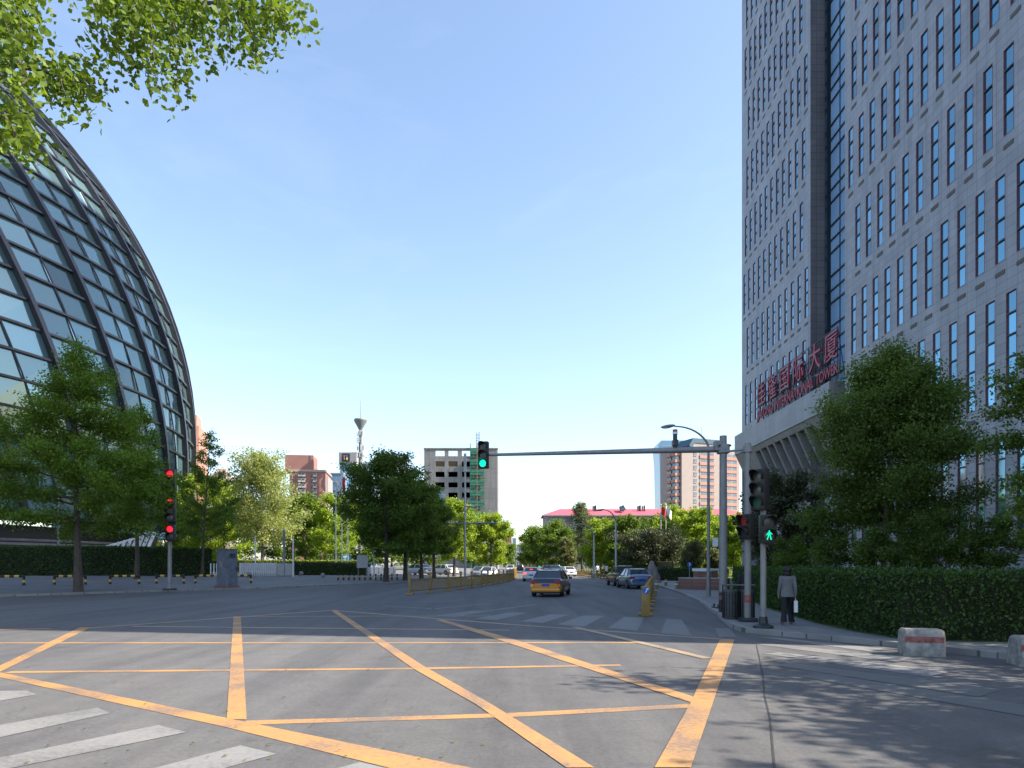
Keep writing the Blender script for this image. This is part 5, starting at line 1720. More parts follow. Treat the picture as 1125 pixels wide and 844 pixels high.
# ------------------------------------------------------------------ vehicles
def carpaint(name, c, metal=0.3):
    return mat(name, c, 0.28, metal, 0.03, 1.0, 0.5, coat=0.6)
M['taxi_gold'] = carpaint('taxi_gold', (0.50, 0.21, 0.02))
M['taxi_blue'] = carpaint('taxi_blue', (0.018, 0.024, 0.05))
M['car_blue'] = carpaint('car_blue_grey', (0.12, 0.19, 0.29), .5)
M['car_black'] = carpaint('car_black', (0.016, 0.016, 0.02))
M['car_white'] = carpaint('car_white', (0.62, 0.63, 0.64), .05)
M['car_silver'] = carpaint('car_silver', (0.36, 0.38, 0.40), .6)
M['car_red'] = carpaint('car_red', (0.30, 0.03, 0.03))
def make_car(label, loc_, rz, low, up=None, suv=False, brake=False, plate='plate_blue', group=None):
    up = up or low
    t = thing('parked_car' if 'parked' in label else 'car', label, 'car', loc_, rz, group)
    k = 1.13 if suv else 1.0
    S = [(-2.25, .72, .30, .74), (-2.20, .83, .24, .93), (-2.02, .87, .20, 1.02), (-1.75, .87, .20, 1.045), (-1.2, .885, .2, 1.03), (-.4, .89, .19, .99), (.5, .89, .19, .965), (1.15, .885, .19, .93), (1.7, .86, .2, .84), (2.05, .79, .24, .74), (2.24, .62, .32, .60)]
    if suv:
        S = [(-2.25, .70, .42, .95), (-2.20, .83, .34, 1.10), (-2.05, .87, .27, 1.14), (-1.75, .89, .26, 1.14), (-1.2, .90, .26, 1.13), (-.4, .90, .25, 1.11), (.5, .90, .25, 1.10), (1.15, .89, .26, 1.07), (1.7, .87, .26, 1.0), (2.05, .80, .3, .9), (2.24, .66, .36, .74)]
    vs = []; fs = []
    def sec(y, w_, zb, zt):
        H_ = zt - zb
        half = [(0, zb), (w_ * .80, zb), (w_ * .96, zb + .08 * H_ + .02), (w_, zb + .34 * H_), (w_ * 1.0, zb + .60 * H_), (w_ * .965, zb + .82 * H_), (w_ * .90, zt - .03), (w_ * .78, zt), (w_ * .4, zt + .015), (0, zt + .02)]
        return [(x, y, z) for x, z in half] + [(-x, y, z) for x, z in half[-2:0:-1]]
    for s_ in S: vs += sec(*s_)
    n = len(sec(*S[0]))
    bm = MB(); 
    ilow = bm.mi(low); iup = bm.mi(up)
    bm.v = vs
    for i in range(len(S) - 1):
        for j in range(n):
            a = i * n + j; b = i * n + (j + 1) % n
            f = [a, b, b + n, a + n]
            zc = sum(vs[q][2] for q in f) / 4
            bm.f.append(f); bm.m.append(iup if zc > .72 * k else ilow)
    bm.f.append(list(range(n))); bm.m.append(ilow)
    bm.f.append([(len(S) - 1) * n + j for j in range(n)][::-1]); bm.m.append(ilow)
    bm.build('body', t, 50)
    # glasshouse
    zr = 1.47 * (1.14 if suv else 1.0); zbelt = 1.0 if not suv else 1.1
    Rr = [(-1.80, -1.18), (1.28, .45)] if not suv else [(-2.08, -1.80), (1.2, .42)]
    yb0, yt0 = Rr[0]; yb1, yt1 = Rr[1]
    wb, wt = .82, .62
    g = MB()
    base = [(-wb * .92, yb0), (wb * .92, yb0), (wb, yb0 + .5), (wb, yb1 - .5), (wb * .92, yb1), (-wb * .92, yb1), (-wb, yb1 - .5), (-wb, yb0 + .5)]
    top = [(-wt * .95, yt0), (wt * .95, yt0), (wt, yt0 + .2), (wt, yt1 - .2), (wt * .95, yt1), (-wt * .95, yt1), (-wt, yt1 - .2), (-wt, yt0 + .2)]
    vsg = [(x, y, zbelt - .04) for x, y in base] + [(x, y, zr - .05) for x, y in top]
    g.add(vsg, [(i, (i + 1) % 8, 8 + (i + 1) % 8, 8 + i) for i in range(8)] + [tuple(range(8, 16))], 'car_glass')
    g.build('cabin_glass', t)
    r_ = MB()
    rv = []
    for z, gsc in ((zr - .055, 1.02), (zr - .02, 1.0), (zr, .86)):
        for x, y in top:
            ym = (yt0 + yt1) / 2
            rv.append((x * gsc, ym + (y - ym) * gsc, z))
    r_.add(rv, [(i + 8 * l, (i + 1) % 8 + 8 * l, 8 * (l + 1) + (i + 1) % 8, 8 * (l + 1) + i) for l in (0, 1) for i in range(8)] + [tuple(range(16, 24)), tuple(range(7, -1, -1))], up)
    r_.build('roof', t, 40)
    pl_ = MB()
    for sx in (-1, 1):
        for (bx, by), (tx, ty) in (((wb * .93, yb0 + .08), (wt * .97, yt0 + .03)), ((wb * .93, yb1 - .03), (wt * .97, yt1 - .02)), ((wb + .005, -.25), (wt + .005, -.25)), ((wb + .003, yb0 + .46), (wt + .003, yt0 + .2))):
            pl_.bar((sx * bx, by, zbelt - .03), (sx * tx, ty, zr - .03), .085, .06, up)
    pl_.build('pillars', t)
    wr = .315 * (1.12 if suv else 1)
    w0 = None
    for sx in (-1, 1):
        for y in (-1.32, 1.36):
            tw_ = MB().lathe([(wr * .62, -.1), (wr * .95, -.1), (wr, -.07), (wr, .07), (wr * .95, .1), (wr * .62, .1)], 'rubber', n=20)
            tw_.v = [(z + sx * .785, y + y_, wr + x) for x, y_, z in [(v[0], v[1], v[2]) for v in tw_.v]]
            wo = tw_.build('wheel', t, 40)
            rm = MB().cyl((sx * .895, y, wr), (sx * .905, y, wr), wr * .64, 'rim', n=18)
            for q in range(5):
                a = 2 * math.pi * q / 5
                rm.bar((sx * .908, y, wr), (sx * .908, y + wr * .58 * math.cos(a), wr + wr * .58 * math.sin(a)), .012, .05, 'dark_metal')
            rm.build('rim', wo)
            ar = MB(); k0 = 14
            avs = [(sx * .893, y, wr)] + [(sx * .893, y + (wr + .07) * math.cos(math.pi * q / k0), wr + (wr + .07) * math.sin(math.pi * q / k0)) for q in range(k0 + 1)]
            ar.add(avs, [(0, q, q + 1) for q in range(1, k0 + 1)], 'black').build('wheel_arch', t)
    zl_ = .82 if not suv else 1.0
    for sx in (-1, 1):
        MB().rbox((sx * .66, -2.185, zl_), (.36, .12, .17), 'brake_red' if brake else 'tail_red', .03).build('tail_light', t)
        MB().rbox((sx * .62, 2.10, .66 * k), (.34, .16, .13), 'head_lamp', .03).build('head_light', t)
        MB().rbox((sx * 1.0, .78, zbelt + .02), (.2, .12, .14), up, .04).build('mirror', t, 40)
    MB().rbox((0, -2.262, .66 if not suv else .80), (.44, .03, .14), plate, .008).build('number_plate', t)
    MB().rbox((0, 2.26, .46), (.44, .03, .14), plate, .008).build('number_plate', t)
    MB().rbox((0, -2.24, .38 * k), (1.56, .07, .17), low if not suv else 'black', .02).rbox((0, -2.2, .27 * k), (1.5, .12, .1), 'black', .02).build('bumper', t, 40)
    if brake:
        MB().rbox((0, yb0 + .25, zr - .20), (.3, .05, .04), 'brake_red', .01).build('brake_bar', t)
    return t
q = G(608, 656)
make_car('gold and dark blue taxi sedan driving away in the middle of the road', (q.x, q.y + 2.0, 0), -.20, 'taxi_gold', 'taxi_blue')
q = G(584.5, 638.8)
make_car('white sedan with glowing red brake lights ahead of the taxi', (q.x, q.y + 2, 0), -.05, 'car_white', brake=True)
q = G(700.5, 647.2)
make_car('blue grey sedan parked at the end of the service lane', (q.x, q.y + 1.8, 0), .10, 'car_blue')
q = G(686, 644.2)
make_car('dark SUV parked just left of the blue grey sedan', (q.x, q.y + 2, 0), .06, 'car_black', suv=True)
q = G(610, 632.4); make_car('far blue car with its roof showing over the taxi', (q.x, q.y, 0), -.03, 'car_blue', suv=True)
q = G(600.5, 631.2); make_car('far silver car between the white sedan and the taxi roof', (q.x, q.y, 0), 0, 'car_silver', suv=True)
q = G(622.5, 633.4); make_car('far white car by the curving yellow fence', (q.x, q.y, 0), .25, 'car_white')
q = G(536.5, 634.6); make_car('white car coming toward the junction beyond the yellow fence', (q.x, q.y, 0), math.pi - .2, 'car_white')
q = G(525.5, 634.2); make_car('silver car beside the oncoming white car', (q.x, q.y + 4, 0), math.pi - .25, 'car_silver')
q = G(560.5, 629.3); make_car('far pale car near the end of the road', (q.x, q.y, 0), math.pi, 'car_white', suv=True)
q = G(571, 628.5); make_car('far dark car in the middle of the road end', (q.x, q.y, 0), 0, 'car_black', suv=True)
for px, Y, cc, lab in ((459, 92, 'car_white', 'white car parked behind the second dark street tree'), (487, 98, 'car_white', 'white car parked behind the fourth dark street tree'), ):
    X = (px - CX) / F * Y
    make_car(lab, (X, Y, zl(X, Y)), .9, cc, suv=cc == 'car_black')
MB_ = None

# ------------------------------------------------------------------ people
def skinned(name, J, E_, rad, m, parent, root=0, sub=2, extra=None):
    me = bpy.data.meshes.new(name)
    me.from_pydata([tuple(v) for v in J], E_, [])
    o = bpy.data.objects.new(name, me)
    col.objects.link(o)
    md = o.modifiers.new('skin', 'SKIN')
    md.use_smooth_shade = True
    sv = me.skin_vertices[0].data
    for i, r in enumerate(rad):
        sv[i].radius = r if hasattr(r, '__len__') else (r, r)
        sv[i].use_root = i == root
    sb_ = o.modifiers.new('sub', 'SUBSURF'); sb_.levels = sub; sb_.render_levels = sub
    dg = bpy.context.evaluated_depsgraph_get()
    me2 = bpy.data.meshes.new_from_object(o.evaluated_get(dg))
    bpy.data.objects.remove(o)
    if extra:
        bm = bmesh.new(); bm.from_mesh(me2)
        for x in extra:
            tmp = bpy.data.meshes.new('x'); tmp.from_pydata(x.v, [], x.f); bm.from_mesh(tmp)
        bm.to_mesh(me2); bm.free()
    me2.materials.clear(); me2.materials.append(M[m])
    for p_ in me2.polygons: p_.use_smooth = True
    o2 = bpy.data.objects.new(name, me2)
    col.objects.link(o2); o2.parent = parent
    return o2
M['jacket_grey'] = mat('jacket_grey', (0.15, 0.155, 0.16), 0.9, var=.35, scale=55)
M['shirt_white'] = mat('shirt_white', (0.6, 0.6, 0.6), 0.9, var=.1)
M['shoe_nude'] = mat('shoe_nude', (0.30, 0.14, 0.09), 0.5, var=.1)
def person(label, loc_, rz, h, jacket, trousers, stride=.26, shoes='black', arm_r=.10, flare=.085, long_hair=False, jl=.80):
    t = thing('person', label, 'person', loc_, rz)
    s = h / 1.66
    V = lambda x, y, z: Vector((x, y, z)) * s
    # pelvis .90, knees .48, ankles .09 ; walking toward +Y
    hipL, hipR = V(-.085, 0, .87), V(.085, 0, .87)
    kL, aL, tL = V(-.11, -.02 - stride * .25, .48), V(-.165, -stride * .95, .13), V(-.175, -stride * .95 + .15, .035)
    kR, aR, tR = V(.115, .06 + stride * .5, .49), V(.165, stride * .72, .095), V(.18, stride * .72 + .17, .03)
    J = [V(0, 0, .92), V(0, .01, 1.10), V(0, .0, 1.28), V(0, 0, 1.40), V(0, .015, 1.47), V(0, .02, 1.55), V(0, .015, 1.61),
         hipL, kL, aL, tL, hipR, kR, aR, tR,
         V(-.165, 0, 1.345), V(-.205, -.02 + arm_r * .6, 1.09), V(-.215, .06 + arm_r, .88), V(-.215, .09 + arm_r, .81),
         V(.165, 0, 1.345), V(.205, -.05 - arm_r * .4, 1.09), V(.215, -.02 - arm_r * .3, .87), V(.215, 0 - arm_r * .3, .80)]
    E_ = [(0, 1), (1, 2), (2, 3), (3, 4), (4, 5), (5, 6), (0, 7), (7, 8), (8, 9), (9, 10), (0, 11), (11, 12), (12, 13), (13, 14), (2, 15), (15, 16), (16, 17), (17, 18), (2, 19), (19, 20), (20, 21), (21, 22)]
    rad = [(.13, .10), (.115, .085), (.14, .095), (.055, .055), (.06, .065), (.078, .092), (.055, .065), (.075, .08), .055, .036, (.035, .022), (.075, .08), .055, .036, (.035, .022), .05, .04, .028, (.03, .02), .05, .04, .028, (.03, .02)]
    rad = [tuple(a * s for a in r) if hasattr(r, '__len__') else r * s for r in rad]
    ex = []
    for i in (18, 22):
        b = J[i]; sx = -1 if i == 18 else 1
        for q, L in enumerate((.058, .068, .066, .052)):
            y = (-.024 + .016 * q) * s
            f = MB().tube([b + Vector((0, y, 0)), b + Vector((-sx * .004, y, -.035)) * 1 + Vector((0, 0, 0)), b + Vector((-sx * .016 * s, y, -(.02 + L) * s))], [.0085 * s, .0085 * s, .006 * s], 'skin', 6)
            ex.append(f)
        ex.append(MB().tube([b + Vector((-sx * .004, .028, .02)) * s, b + Vector((-sx * .018, .05, -.01)) * s, b + Vector((-sx * .024, .05, -.038)) * s], [.0105 * s, .0095 * s, .007 * s], 'skin', 6))
    hd = J[5]
    ex.append(MB().ball(hd + V(-.078, .0, 0), (.014 * s, .024 * s, .034 * s), 'skin', 8, 6)); ex.append(MB().ball(hd + V(.078, 0, 0), (.014 * s, .024 * s, .034 * s), 'skin', 8, 6))
    ex.append(MB().ball(hd + V(0, .095, -.015), (.014 * s, .022 * s, .024 * s), 'skin', 8, 6))
    body = skinned('body', J, E_, rad, 'skin', t, 0, 2, ex)
    ey = MB()
    for sx in (-1, 1): ey.ball(hd + V(sx * .032, .078, .008), .012 * s, 'black', 8, 6)
    ey.build('eyes', t, 60)
    # jacket: one tailored shell with sleeves, slightly creased
    rj = random.Random(int(h * 1000) + int(Vector(loc_).x * 10))
    def loft(mb, secs, m_, n=18, crease=.0, open_top=False):
        vs = []; fs = []
        ph = rj.uniform(0, 6)
        for (c, rx, ry) in secs:
            for k in range(n):
                a_ = 2 * math.pi * k / n
                w_ = 1 + crease * (math.sin(3 * a_ + ph + c.z * 9) * .6 + math.sin(5 * a_ - c.z * 23 + ph) * .5)
                vs.append((c.x + rx * w_ * math.cos(a_), c.y + ry * w_ * math.sin(a_), c.z))
        for i in range(len(secs) - 1):
            for k in range(n):
                a_ = i * n + k; b_ = i * n + (k + 1) % n
                fs.append((a_, b_, b_ + n, a_ + n))
        fs.append(tuple(range(n))); e_ = (len(secs) - 1) * n
        fs.append(tuple(e_ + k for k in range(n)))
        mb.add(vs, fs, m_)
    jk = MB()
    C_ = lambda z, y=0.0: V(0, y, z)
    S_ = [(jl, .195, .148, -.012), (jl + .06, .192, .145, -.008), (.97, .176, .130, 0), (1.06, .160, .118, .004), (1.16, .165, .120, .004), (1.27, .178, .122, 0), (1.335, .185, .112, -.004), (1.375, .150, .095, -.004), (1.405, .085, .075, 0), (1.425, .066, .066, .004)]
    loft(jk, [(C_(z, y), rx * s, ry * s) for z, rx, ry, y in S_], jacket, 20, .03)
    for q0, q1, q2, sx in ((15, 16, 17, -1), (19, 20, 21, 1)):
        p0 = J[q0] + V(-sx * .012, 0, .012); p1 = J[q1]; p2 = J[q2] + V(0, 0, .015)
        jk.tube([p0 + V(-sx * .03, 0, .022), p0 + V(sx * .015, 0, -.01), p0.lerp(p1, .45), p1, p1.lerp(p2, .5), p2], [.05 * s, .070 * s, .064 * s, .057 * s, .052 * s, .049 * s], jacket, 12)
    jk.build('jacket', t, 60)
    tro = MB()
    loft(tro, [(C_(.99), .145 * s, .112 * s), (C_(.92), .158 * s, .122 * s), (C_(.84), .165 * s, .122 * s), (C_(.79), .150 * s, .115 * s)], trousers, 18, .02)
    for hp, kn, an in ((hipL, kL, aL), (hipR, kR, aR)):
        hem = an + V(0, -.012, -.035)
        secs = []
        for f_, rr in ((0, .098), (.25, .092), (.5, .080)):
            secs.append((hp.lerp(kn, f_ * 2), rr))
        for f_, rr in ((.35, .072), (.7, .078), (.9, .088), (1.0, flare)):
            secs.append((kn.lerp(hem, f_), rr))
        loft(tro, [(c_, rr * s * .95, rr * s * 1.1) for c_, rr in secs], trousers, 16, .05)
    tro.build('trousers', t, 60)
    hr = MB().ball(hd + V(0, -.018, .022), (.118 * s, .12 * s, .122 * s), 'hair', 16, 10)
    if long_hair:
        hr.ball(hd + V(0, -.05, -.06), (.10 * s, .075 * s, .10 * s), 'hair', 14, 8)
    hr.v = [(x + rj.uniform(-1, 1) * .008 * s, y + rj.uniform(-1, 1) * .008 * s, z + rj.uniform(-1, 1) * .010 * s - (.018 * s if z < hd.z - .03 * s else 0)) for x, y, z in hr.v]
    # keep the face clear of hair
    hr.v = [(x, min(y, hd.y + .062 * s) if z < hd.z + .06 * s else y, z) for x, y, z in hr.v]
    hr.build('hair', t, 80)
    for an, to in ((aL, tL), (aR, tR)):
        sh_ = MB().tube([an + V(0, -.035, -.055), an.lerp(to, .5) + V(0, 0, -.01), to + V(0, .05, -.002)], [.032 * s, .04 * s, .026 * s], shoes, 8)
        sh_.build('shoe', t, 60)
    return t, J
q = G(865, 686, .12)
pt, PJ = person('woman with short black hair in a grey check jacket walking away by the hedge', q, -.12, 1.60, 'jacket_grey', 'cloth_dark', .24, 'shoe_nude', .06, .10, True, .80)
hand = Matrix.Rotation(-.12, 4, 'Z') @ PJ[22] + q
bag = thing('handbag', 'white paper bag held in the right hand of the walking woman', 'bag', hand + Vector((.015, 0, -.42)), -.35)
MB().rbox((0, 0, .15), (.10, .30, .32), 'white', .012).build('bag_body', bag)
MB().tube([(0, -.08, .31), (0, -.05, .37), (0, 0, .385), (0, .05, .37), (0, .08, .31)], .006, 'white', 6).build('handle', bag, 60)
q = G(829.5, 679, .12)
person('person in dark clothes standing between the signal poles behind the litter bin', (q.x + .04, q.y + 1.0, .12), -.25, 1.62, 'cloth_dark', 'cloth_dark', .16, 'black', .04, .075, False, .82)
for px, Y, rz, jk, lab in ((656, 92, .6, 'shirt_white', 'pedestrian in a white top left of the pale pedestrians by the park hedge'), (662, 95, 2.6, 'jacket_grey', 'pedestrian in grey beside the park hedge'), (666.5, 90, -.8, 'shirt_white', 'pedestrian in a white top nearest the street lamp')):
    X = (px - CX) / F * Y
    person(lab, (X, Y, .12), rz, 1.7, jk, 'cloth_dark', .2)
# ------------------------------------------------------------------ buildings beyond the junction
def wall_grid(mb, p0, ux, W, Hh, holes, m, dep=0.0, uz=Vector((0, 0, 1)), inner=None):
    """rectangular wall from p0 along ux with rectangular openings (x0,x1,z0,z1); reveals go back by dep along the inward normal"""
    xs = sorted({0.0, W} | {h[0] for h in holes} | {h[1] for h in holes})
    zs = sorted({0.0, Hh} | {h[2] for h in holes} | {h[3] for h in holes})
    P = lambda x, z: p0 + ux * x + uz * z
    for j in range(len(zs) - 1):
        run = None
        for i in range(len(xs) - 1):
            xc = (xs[i] + xs[i + 1]) / 2; zc = (zs[j] + zs[j + 1]) / 2
            solid = not any(h[0] < xc < h[1] and h[2] < zc < h[3] for h in holes)
            if solid and run is None: run = xs[i]
            if (not solid or i == len(xs) - 2) and run is not None:
                e = xs[i + 1] if solid else xs[i]
                mb.quad(P(run, zs[j]), P(e, zs[j]), P(e, zs[j + 1]), P(run, zs[j + 1]), m)
                run = None
    if dep:
        n = Vector((-ux.y, ux.x, 0)) * dep
        for x0, x1, z0, z1 in holes:
            for a, b in (((x0, z0), (x1, z0)), ((x1, z0), (x1, z1)), ((x1, z1), (x0, z1)), ((x0, z1), (x0, z0))):
                mb.quad(P(*a), P(*b), P(*b) + n, P(*a) + n, inner or m)
M['conc_bldg'] = tiles('raw_concrete', (0.215, 0.215, 0.215), (0.155, 0.155, 0.155), 1.6, 3.2, .06, 0.0, .9, .05)
M['void'] = mat('dark_interior', (0.03, 0.03, 0.032), 0.9, var=.3, scale=.5)
M['net_green'] = mat('net_green', (0.035, 0.16, 0.11), 0.8, var=.3, scale=1.2)
M['plank'] = mat('plank', (0.30, 0.20, 0.12), 0.8, var=.3)
M['orange_wall'] = mat('orange_wall', (0.39, 0.20, 0.15), 0.8, var=.07, scale=.4)
M['cream_wall'] = mat('cream_wall', (0.31, 0.26, 0.235), 0.8, var=.06, scale=.4)
M['brick_far'] = mat('far_brick', (0.25, 0.128, 0.108), 0.85, var=.08, scale=.4)
M['pale_wall'] = mat('pale_wall', (0.40, 0.37, 0.355), 0.8, var=.06, scale=.3)
M['far_glass'] = glass('far_glass', (0.10, 0.13, 0.16), .2, .08, .3, .4)
M['blue_glass'] = glass('blue_glass', (0.15, 0.28, 0.41), .1, .15, .06, .1)
M['roof_red'] = mat('roof_red', (0.52, 0.085, 0.12), 0.7, var=.07, scale=1.5)
M['roof_teal'] = mat('roof_teal', (0.03, 0.085, 0.13), 0.6, var=.1)
M['grey_wall'] = mat('grey_wall', (0.25, 0.255, 0.26), 0.8, var=.06)

def bloc(label, px0, px1, Y, name='building', rz=0.0):
    X0 = (px0 - CX) / F * Y; X1 = (px1 - CX) / F * Y
    t = thing(name, label, 'building', (X0, Y, 0), rz)
    return t, (X1 - X0), (lambda py: H + (CY - py) * Y / F), (lambda px: (px - px0) * Y / F)
ONE = Vector((1, 0, 0))
# unfinished grey concrete building
t, W, zz, xx = bloc('grey unfinished concrete building with empty openings and green net', 466, 546.7, 215, 'unfinished_building')
Ht = zz(493.6); dp = 16.0
cols_ = [(478.4, 488.4), (492.6, 502.7), (507.4, 516.6)]
rows_ = [(495.2, 501.2), (507, 512.8), (518.4, 524.2), (530, 535.6), (541.2, 547), (552.4, 558.2), (563.6, 569.4), (575, 580.6), (586, 592), (598, 604)]
holes = [(xx(a), xx(b), zz(d), zz(c)) for a, b in cols_ for c, d in rows_]
m = MB()
wall_grid(m, Vector((0, 0, 0)), ONE, W, Ht, holes, 'conc_bldg', .6)
m.build('front_wall', t)
bh = [h for h in holes if h[3] > zz(503)]
bh += [(xx(497.5), xx(502.0), zz(532.5), zz(530.4)), (xx(511), xx(516.2), zz(532.7), zz(530.6))]
m = MB()
wall_grid(m, Vector((0, dp, 0)), ONE, W, zz(503), [h for h in bh if h[3] < zz(503)], 'void')
m.build('back_wall', t)
m = MB()
m.quad((W, 0, 0), (W, dp, 0), (W, dp, zz(503)), (W, 0, Ht), 'conc_bldg'); m.quad((0, 0, 0), (0, dp, 0), (0, dp, zz(503)), (0, 0, Ht), 'conc_bldg')
m.build('side_wall', t)
MB().box((W / 2, dp / 2 + .5, zz(503.2) + .1), (W - .1, dp - .9, .3), 'conc_bldg').build('roof', t)
MB().box((W / 2, .3, Ht + .2), (W + .3, .9, .4), 'conc_bldg').build('coping', t)
for c, d in rows_[1:]:
    MB().box((W / 2, dp / 2 + .2, zz(d) - .35), (W - .4, dp - .9, .3), 'void').build('floor_slab', t)
for a, b in cols_[:2]:
    for k in range(4):
        MB().bar((xx(a), .35, zz(508.2 + 1.3 * k)), (xx(b), .35, zz(508.2 + 1.3 * k)), .1, .16, 'plank').build('plank', t)
MB().quad((xx(478.4), .3, zz(547)), (xx(488.4), .3, zz(547)), (xx(488.4), .3, zz(541.2)), (xx(478.4), .3, zz(541.2)), 'blue_glass').build('sheet_cover', t)
sc_t = thing('scaffold_tower', 'green netted scaffold hoist up the front of the unfinished building', 'scaffold', (xx(517) + t.location.x, 215 - 1.6, 0))
sw = 4.3; sh_ = zz(488)
m = MB()
for x in (0, sw / 2, sw):
    for y in (0, 1.3):
        m.bar((x, y, 0), (x, y, sh_), .14, .14, 'net_green' if x != sw / 2 else 'plank')
k = 0; z = 0
while z < sh_ - 1.5:
    for y in (0, 1.3):
        m.bar((0, y, z), (sw, y, z), .12, .12, 'net_green'); m.bar((0, y, z), (sw / 2, y, z + 1.6), .08, .08, 'net_green'); m.bar((sw / 2, y, z + 1.6), (sw, y, z), .08, .08, 'net_green')
    z += 1.6
m.build('frame', sc_t)
m = MB()
z = .5
while z < sh_ - 2.4:
    m.box((sw / 2, .5, z), (sw - .4, 1.2, .12), 'net_green'); m.quad((.1, -.06, z + .05), (sw * .47, -.06, z + .05), (sw * .47, -.06, z + 1.7), (.1, -.06, z + 1.7), 'net_green')
    m.quad((sw * .53, -.06, z + .05), (sw - .1, -.06, z + .05), (sw - .1, -.06, z + 1.5), (sw * .53, -.06, z + 1.5), 'net_green')
    z += 3.25
m.build('netting', sc_t)
X = (524.5 - CX) / F * 219
mt = thing('lattice_mast', 'short lattice mast on the roof of the unfinished building', 'mast', (X, 221, zz(503) + .1))
m = MB(); hm = zz(471) - zz(503)
for sx in (-.5, .5): 
    for sy in (-.5, .5): m.bar((sx, sy, 0), (sx, sy, hm), .12, .12, 'pole_grey')
for i in range(int(hm / .9)):
    for sy in (-.5, .5): m.bar((-.5, sy, .9 * i), (.5, sy, .9 * i + .0), .09, .09, 'pole_grey'); m.bar((-.5, sy, .9 * i), (.5, sy, .9 * i + .9), .06, .06, 'pole_grey')
m.build('lattice', mt)

# long red roofed block
t, W, zz, xx = bloc('long grey block with a bright red hipped roof behind the park trees', 598.5, 822, 186, 'red_roof_building')
ez = zz(566); rzt = zz(557.0); dp = 14.0
holes = []
for fl in range(4):
    z1 = ez - .55 - fl * 3.1
    for i in range(14):
        x0 = 1.0 + i * 3.9
        holes.append((x0, x0 + 2.7, z1 - 2.0, z1))
m = MB(); wall_grid(m, Vector((0, 0, 0)), ONE, W, ez, holes, 'grey_wall', .3)
m.quad((0, 0, 0), (0, dp, 0), (0, dp, ez), (0, 0, ez), 'grey_wall'); m.quad((W, 0, 0), (W, dp, 0), (W, dp, ez), (W, 0, ez), 'grey_wall')
m.build('wall', t)
wp_ = None
for h in holes:
    c = Vector(((h[0] + h[1]) / 2, .28, (h[2] + h[3]) / 2))
    if wp_ is None:
        mm = MB().box((0, 0, 0), (2.7, .04, 2.0), 'far_glass')
        mm.box((0, -.05, -.72), (2.7, .06, .5), 'brick_far'); mm.box((0, -.05, .3), (.12, .06, 1.4), 'brick_far'); mm.box((0, -.05, .93), (2.7, .06, .14), 'brick_far')
        for sx in (-1.28, 1.28): mm.box((sx, -.05, .0), (.14, .06, 2.0), 'brick_far')
        wp_ = mm.build('window', t, loc=c); 
    else:
        o = wp_.copy(); col.objects.link(o); o.parent = t; o.location = c
ov = .7
e = [(-ov, -ov, ez), (W + ov, -ov, ez), (W + ov, dp + ov, ez), (-ov, dp + ov, ez)]
r1 = (4.6, dp / 2, rzt); r2 = (W - 4.6, dp / 2, rzt)
m = MB().add(e + [r1, r2], [(0, 1, 5, 4), (2, 3, 4, 5), (3, 0, 4), (1, 2, 5)], 'roof_red')
rf = m.build('roof', t)
MB().box((W / 2, -ov - .02, ez - .16), (W + 2 * ov, .1, .34), 'grey_wall').build('eave', t)
for px, w_ in ((654, 1.8), (685, 2.2), (704, 1.6), (709, 1.2), (742, 1.8)):
    x = xx(px)
    MB().box((x, 4.2, (ez + rzt) / 2 + .9), (w_ * .35, .6, 1.6), 'grey_wall').box((x + .5, 4.0, (ez + rzt) / 2 + .9), (w_ * .25, .6, 1.9), 'dark_metal').build('chimney', rf)
MB().add([(xx(682), 1.4, ez + 1.4), (xx(689), 1.4, ez + 1.4), (xx(689), 3.8, ez + 2.5), (xx(682), 3.8, ez + 2.5), (xx(684), 1.5, ez + 2.3), (xx(687.5), 1.5, ez + 2.3)], [(0, 1, 5, 4), (1, 2, 5), (2, 3, 4, 5), (3, 0, 4)], 'roof_teal').build('dormer', rf)

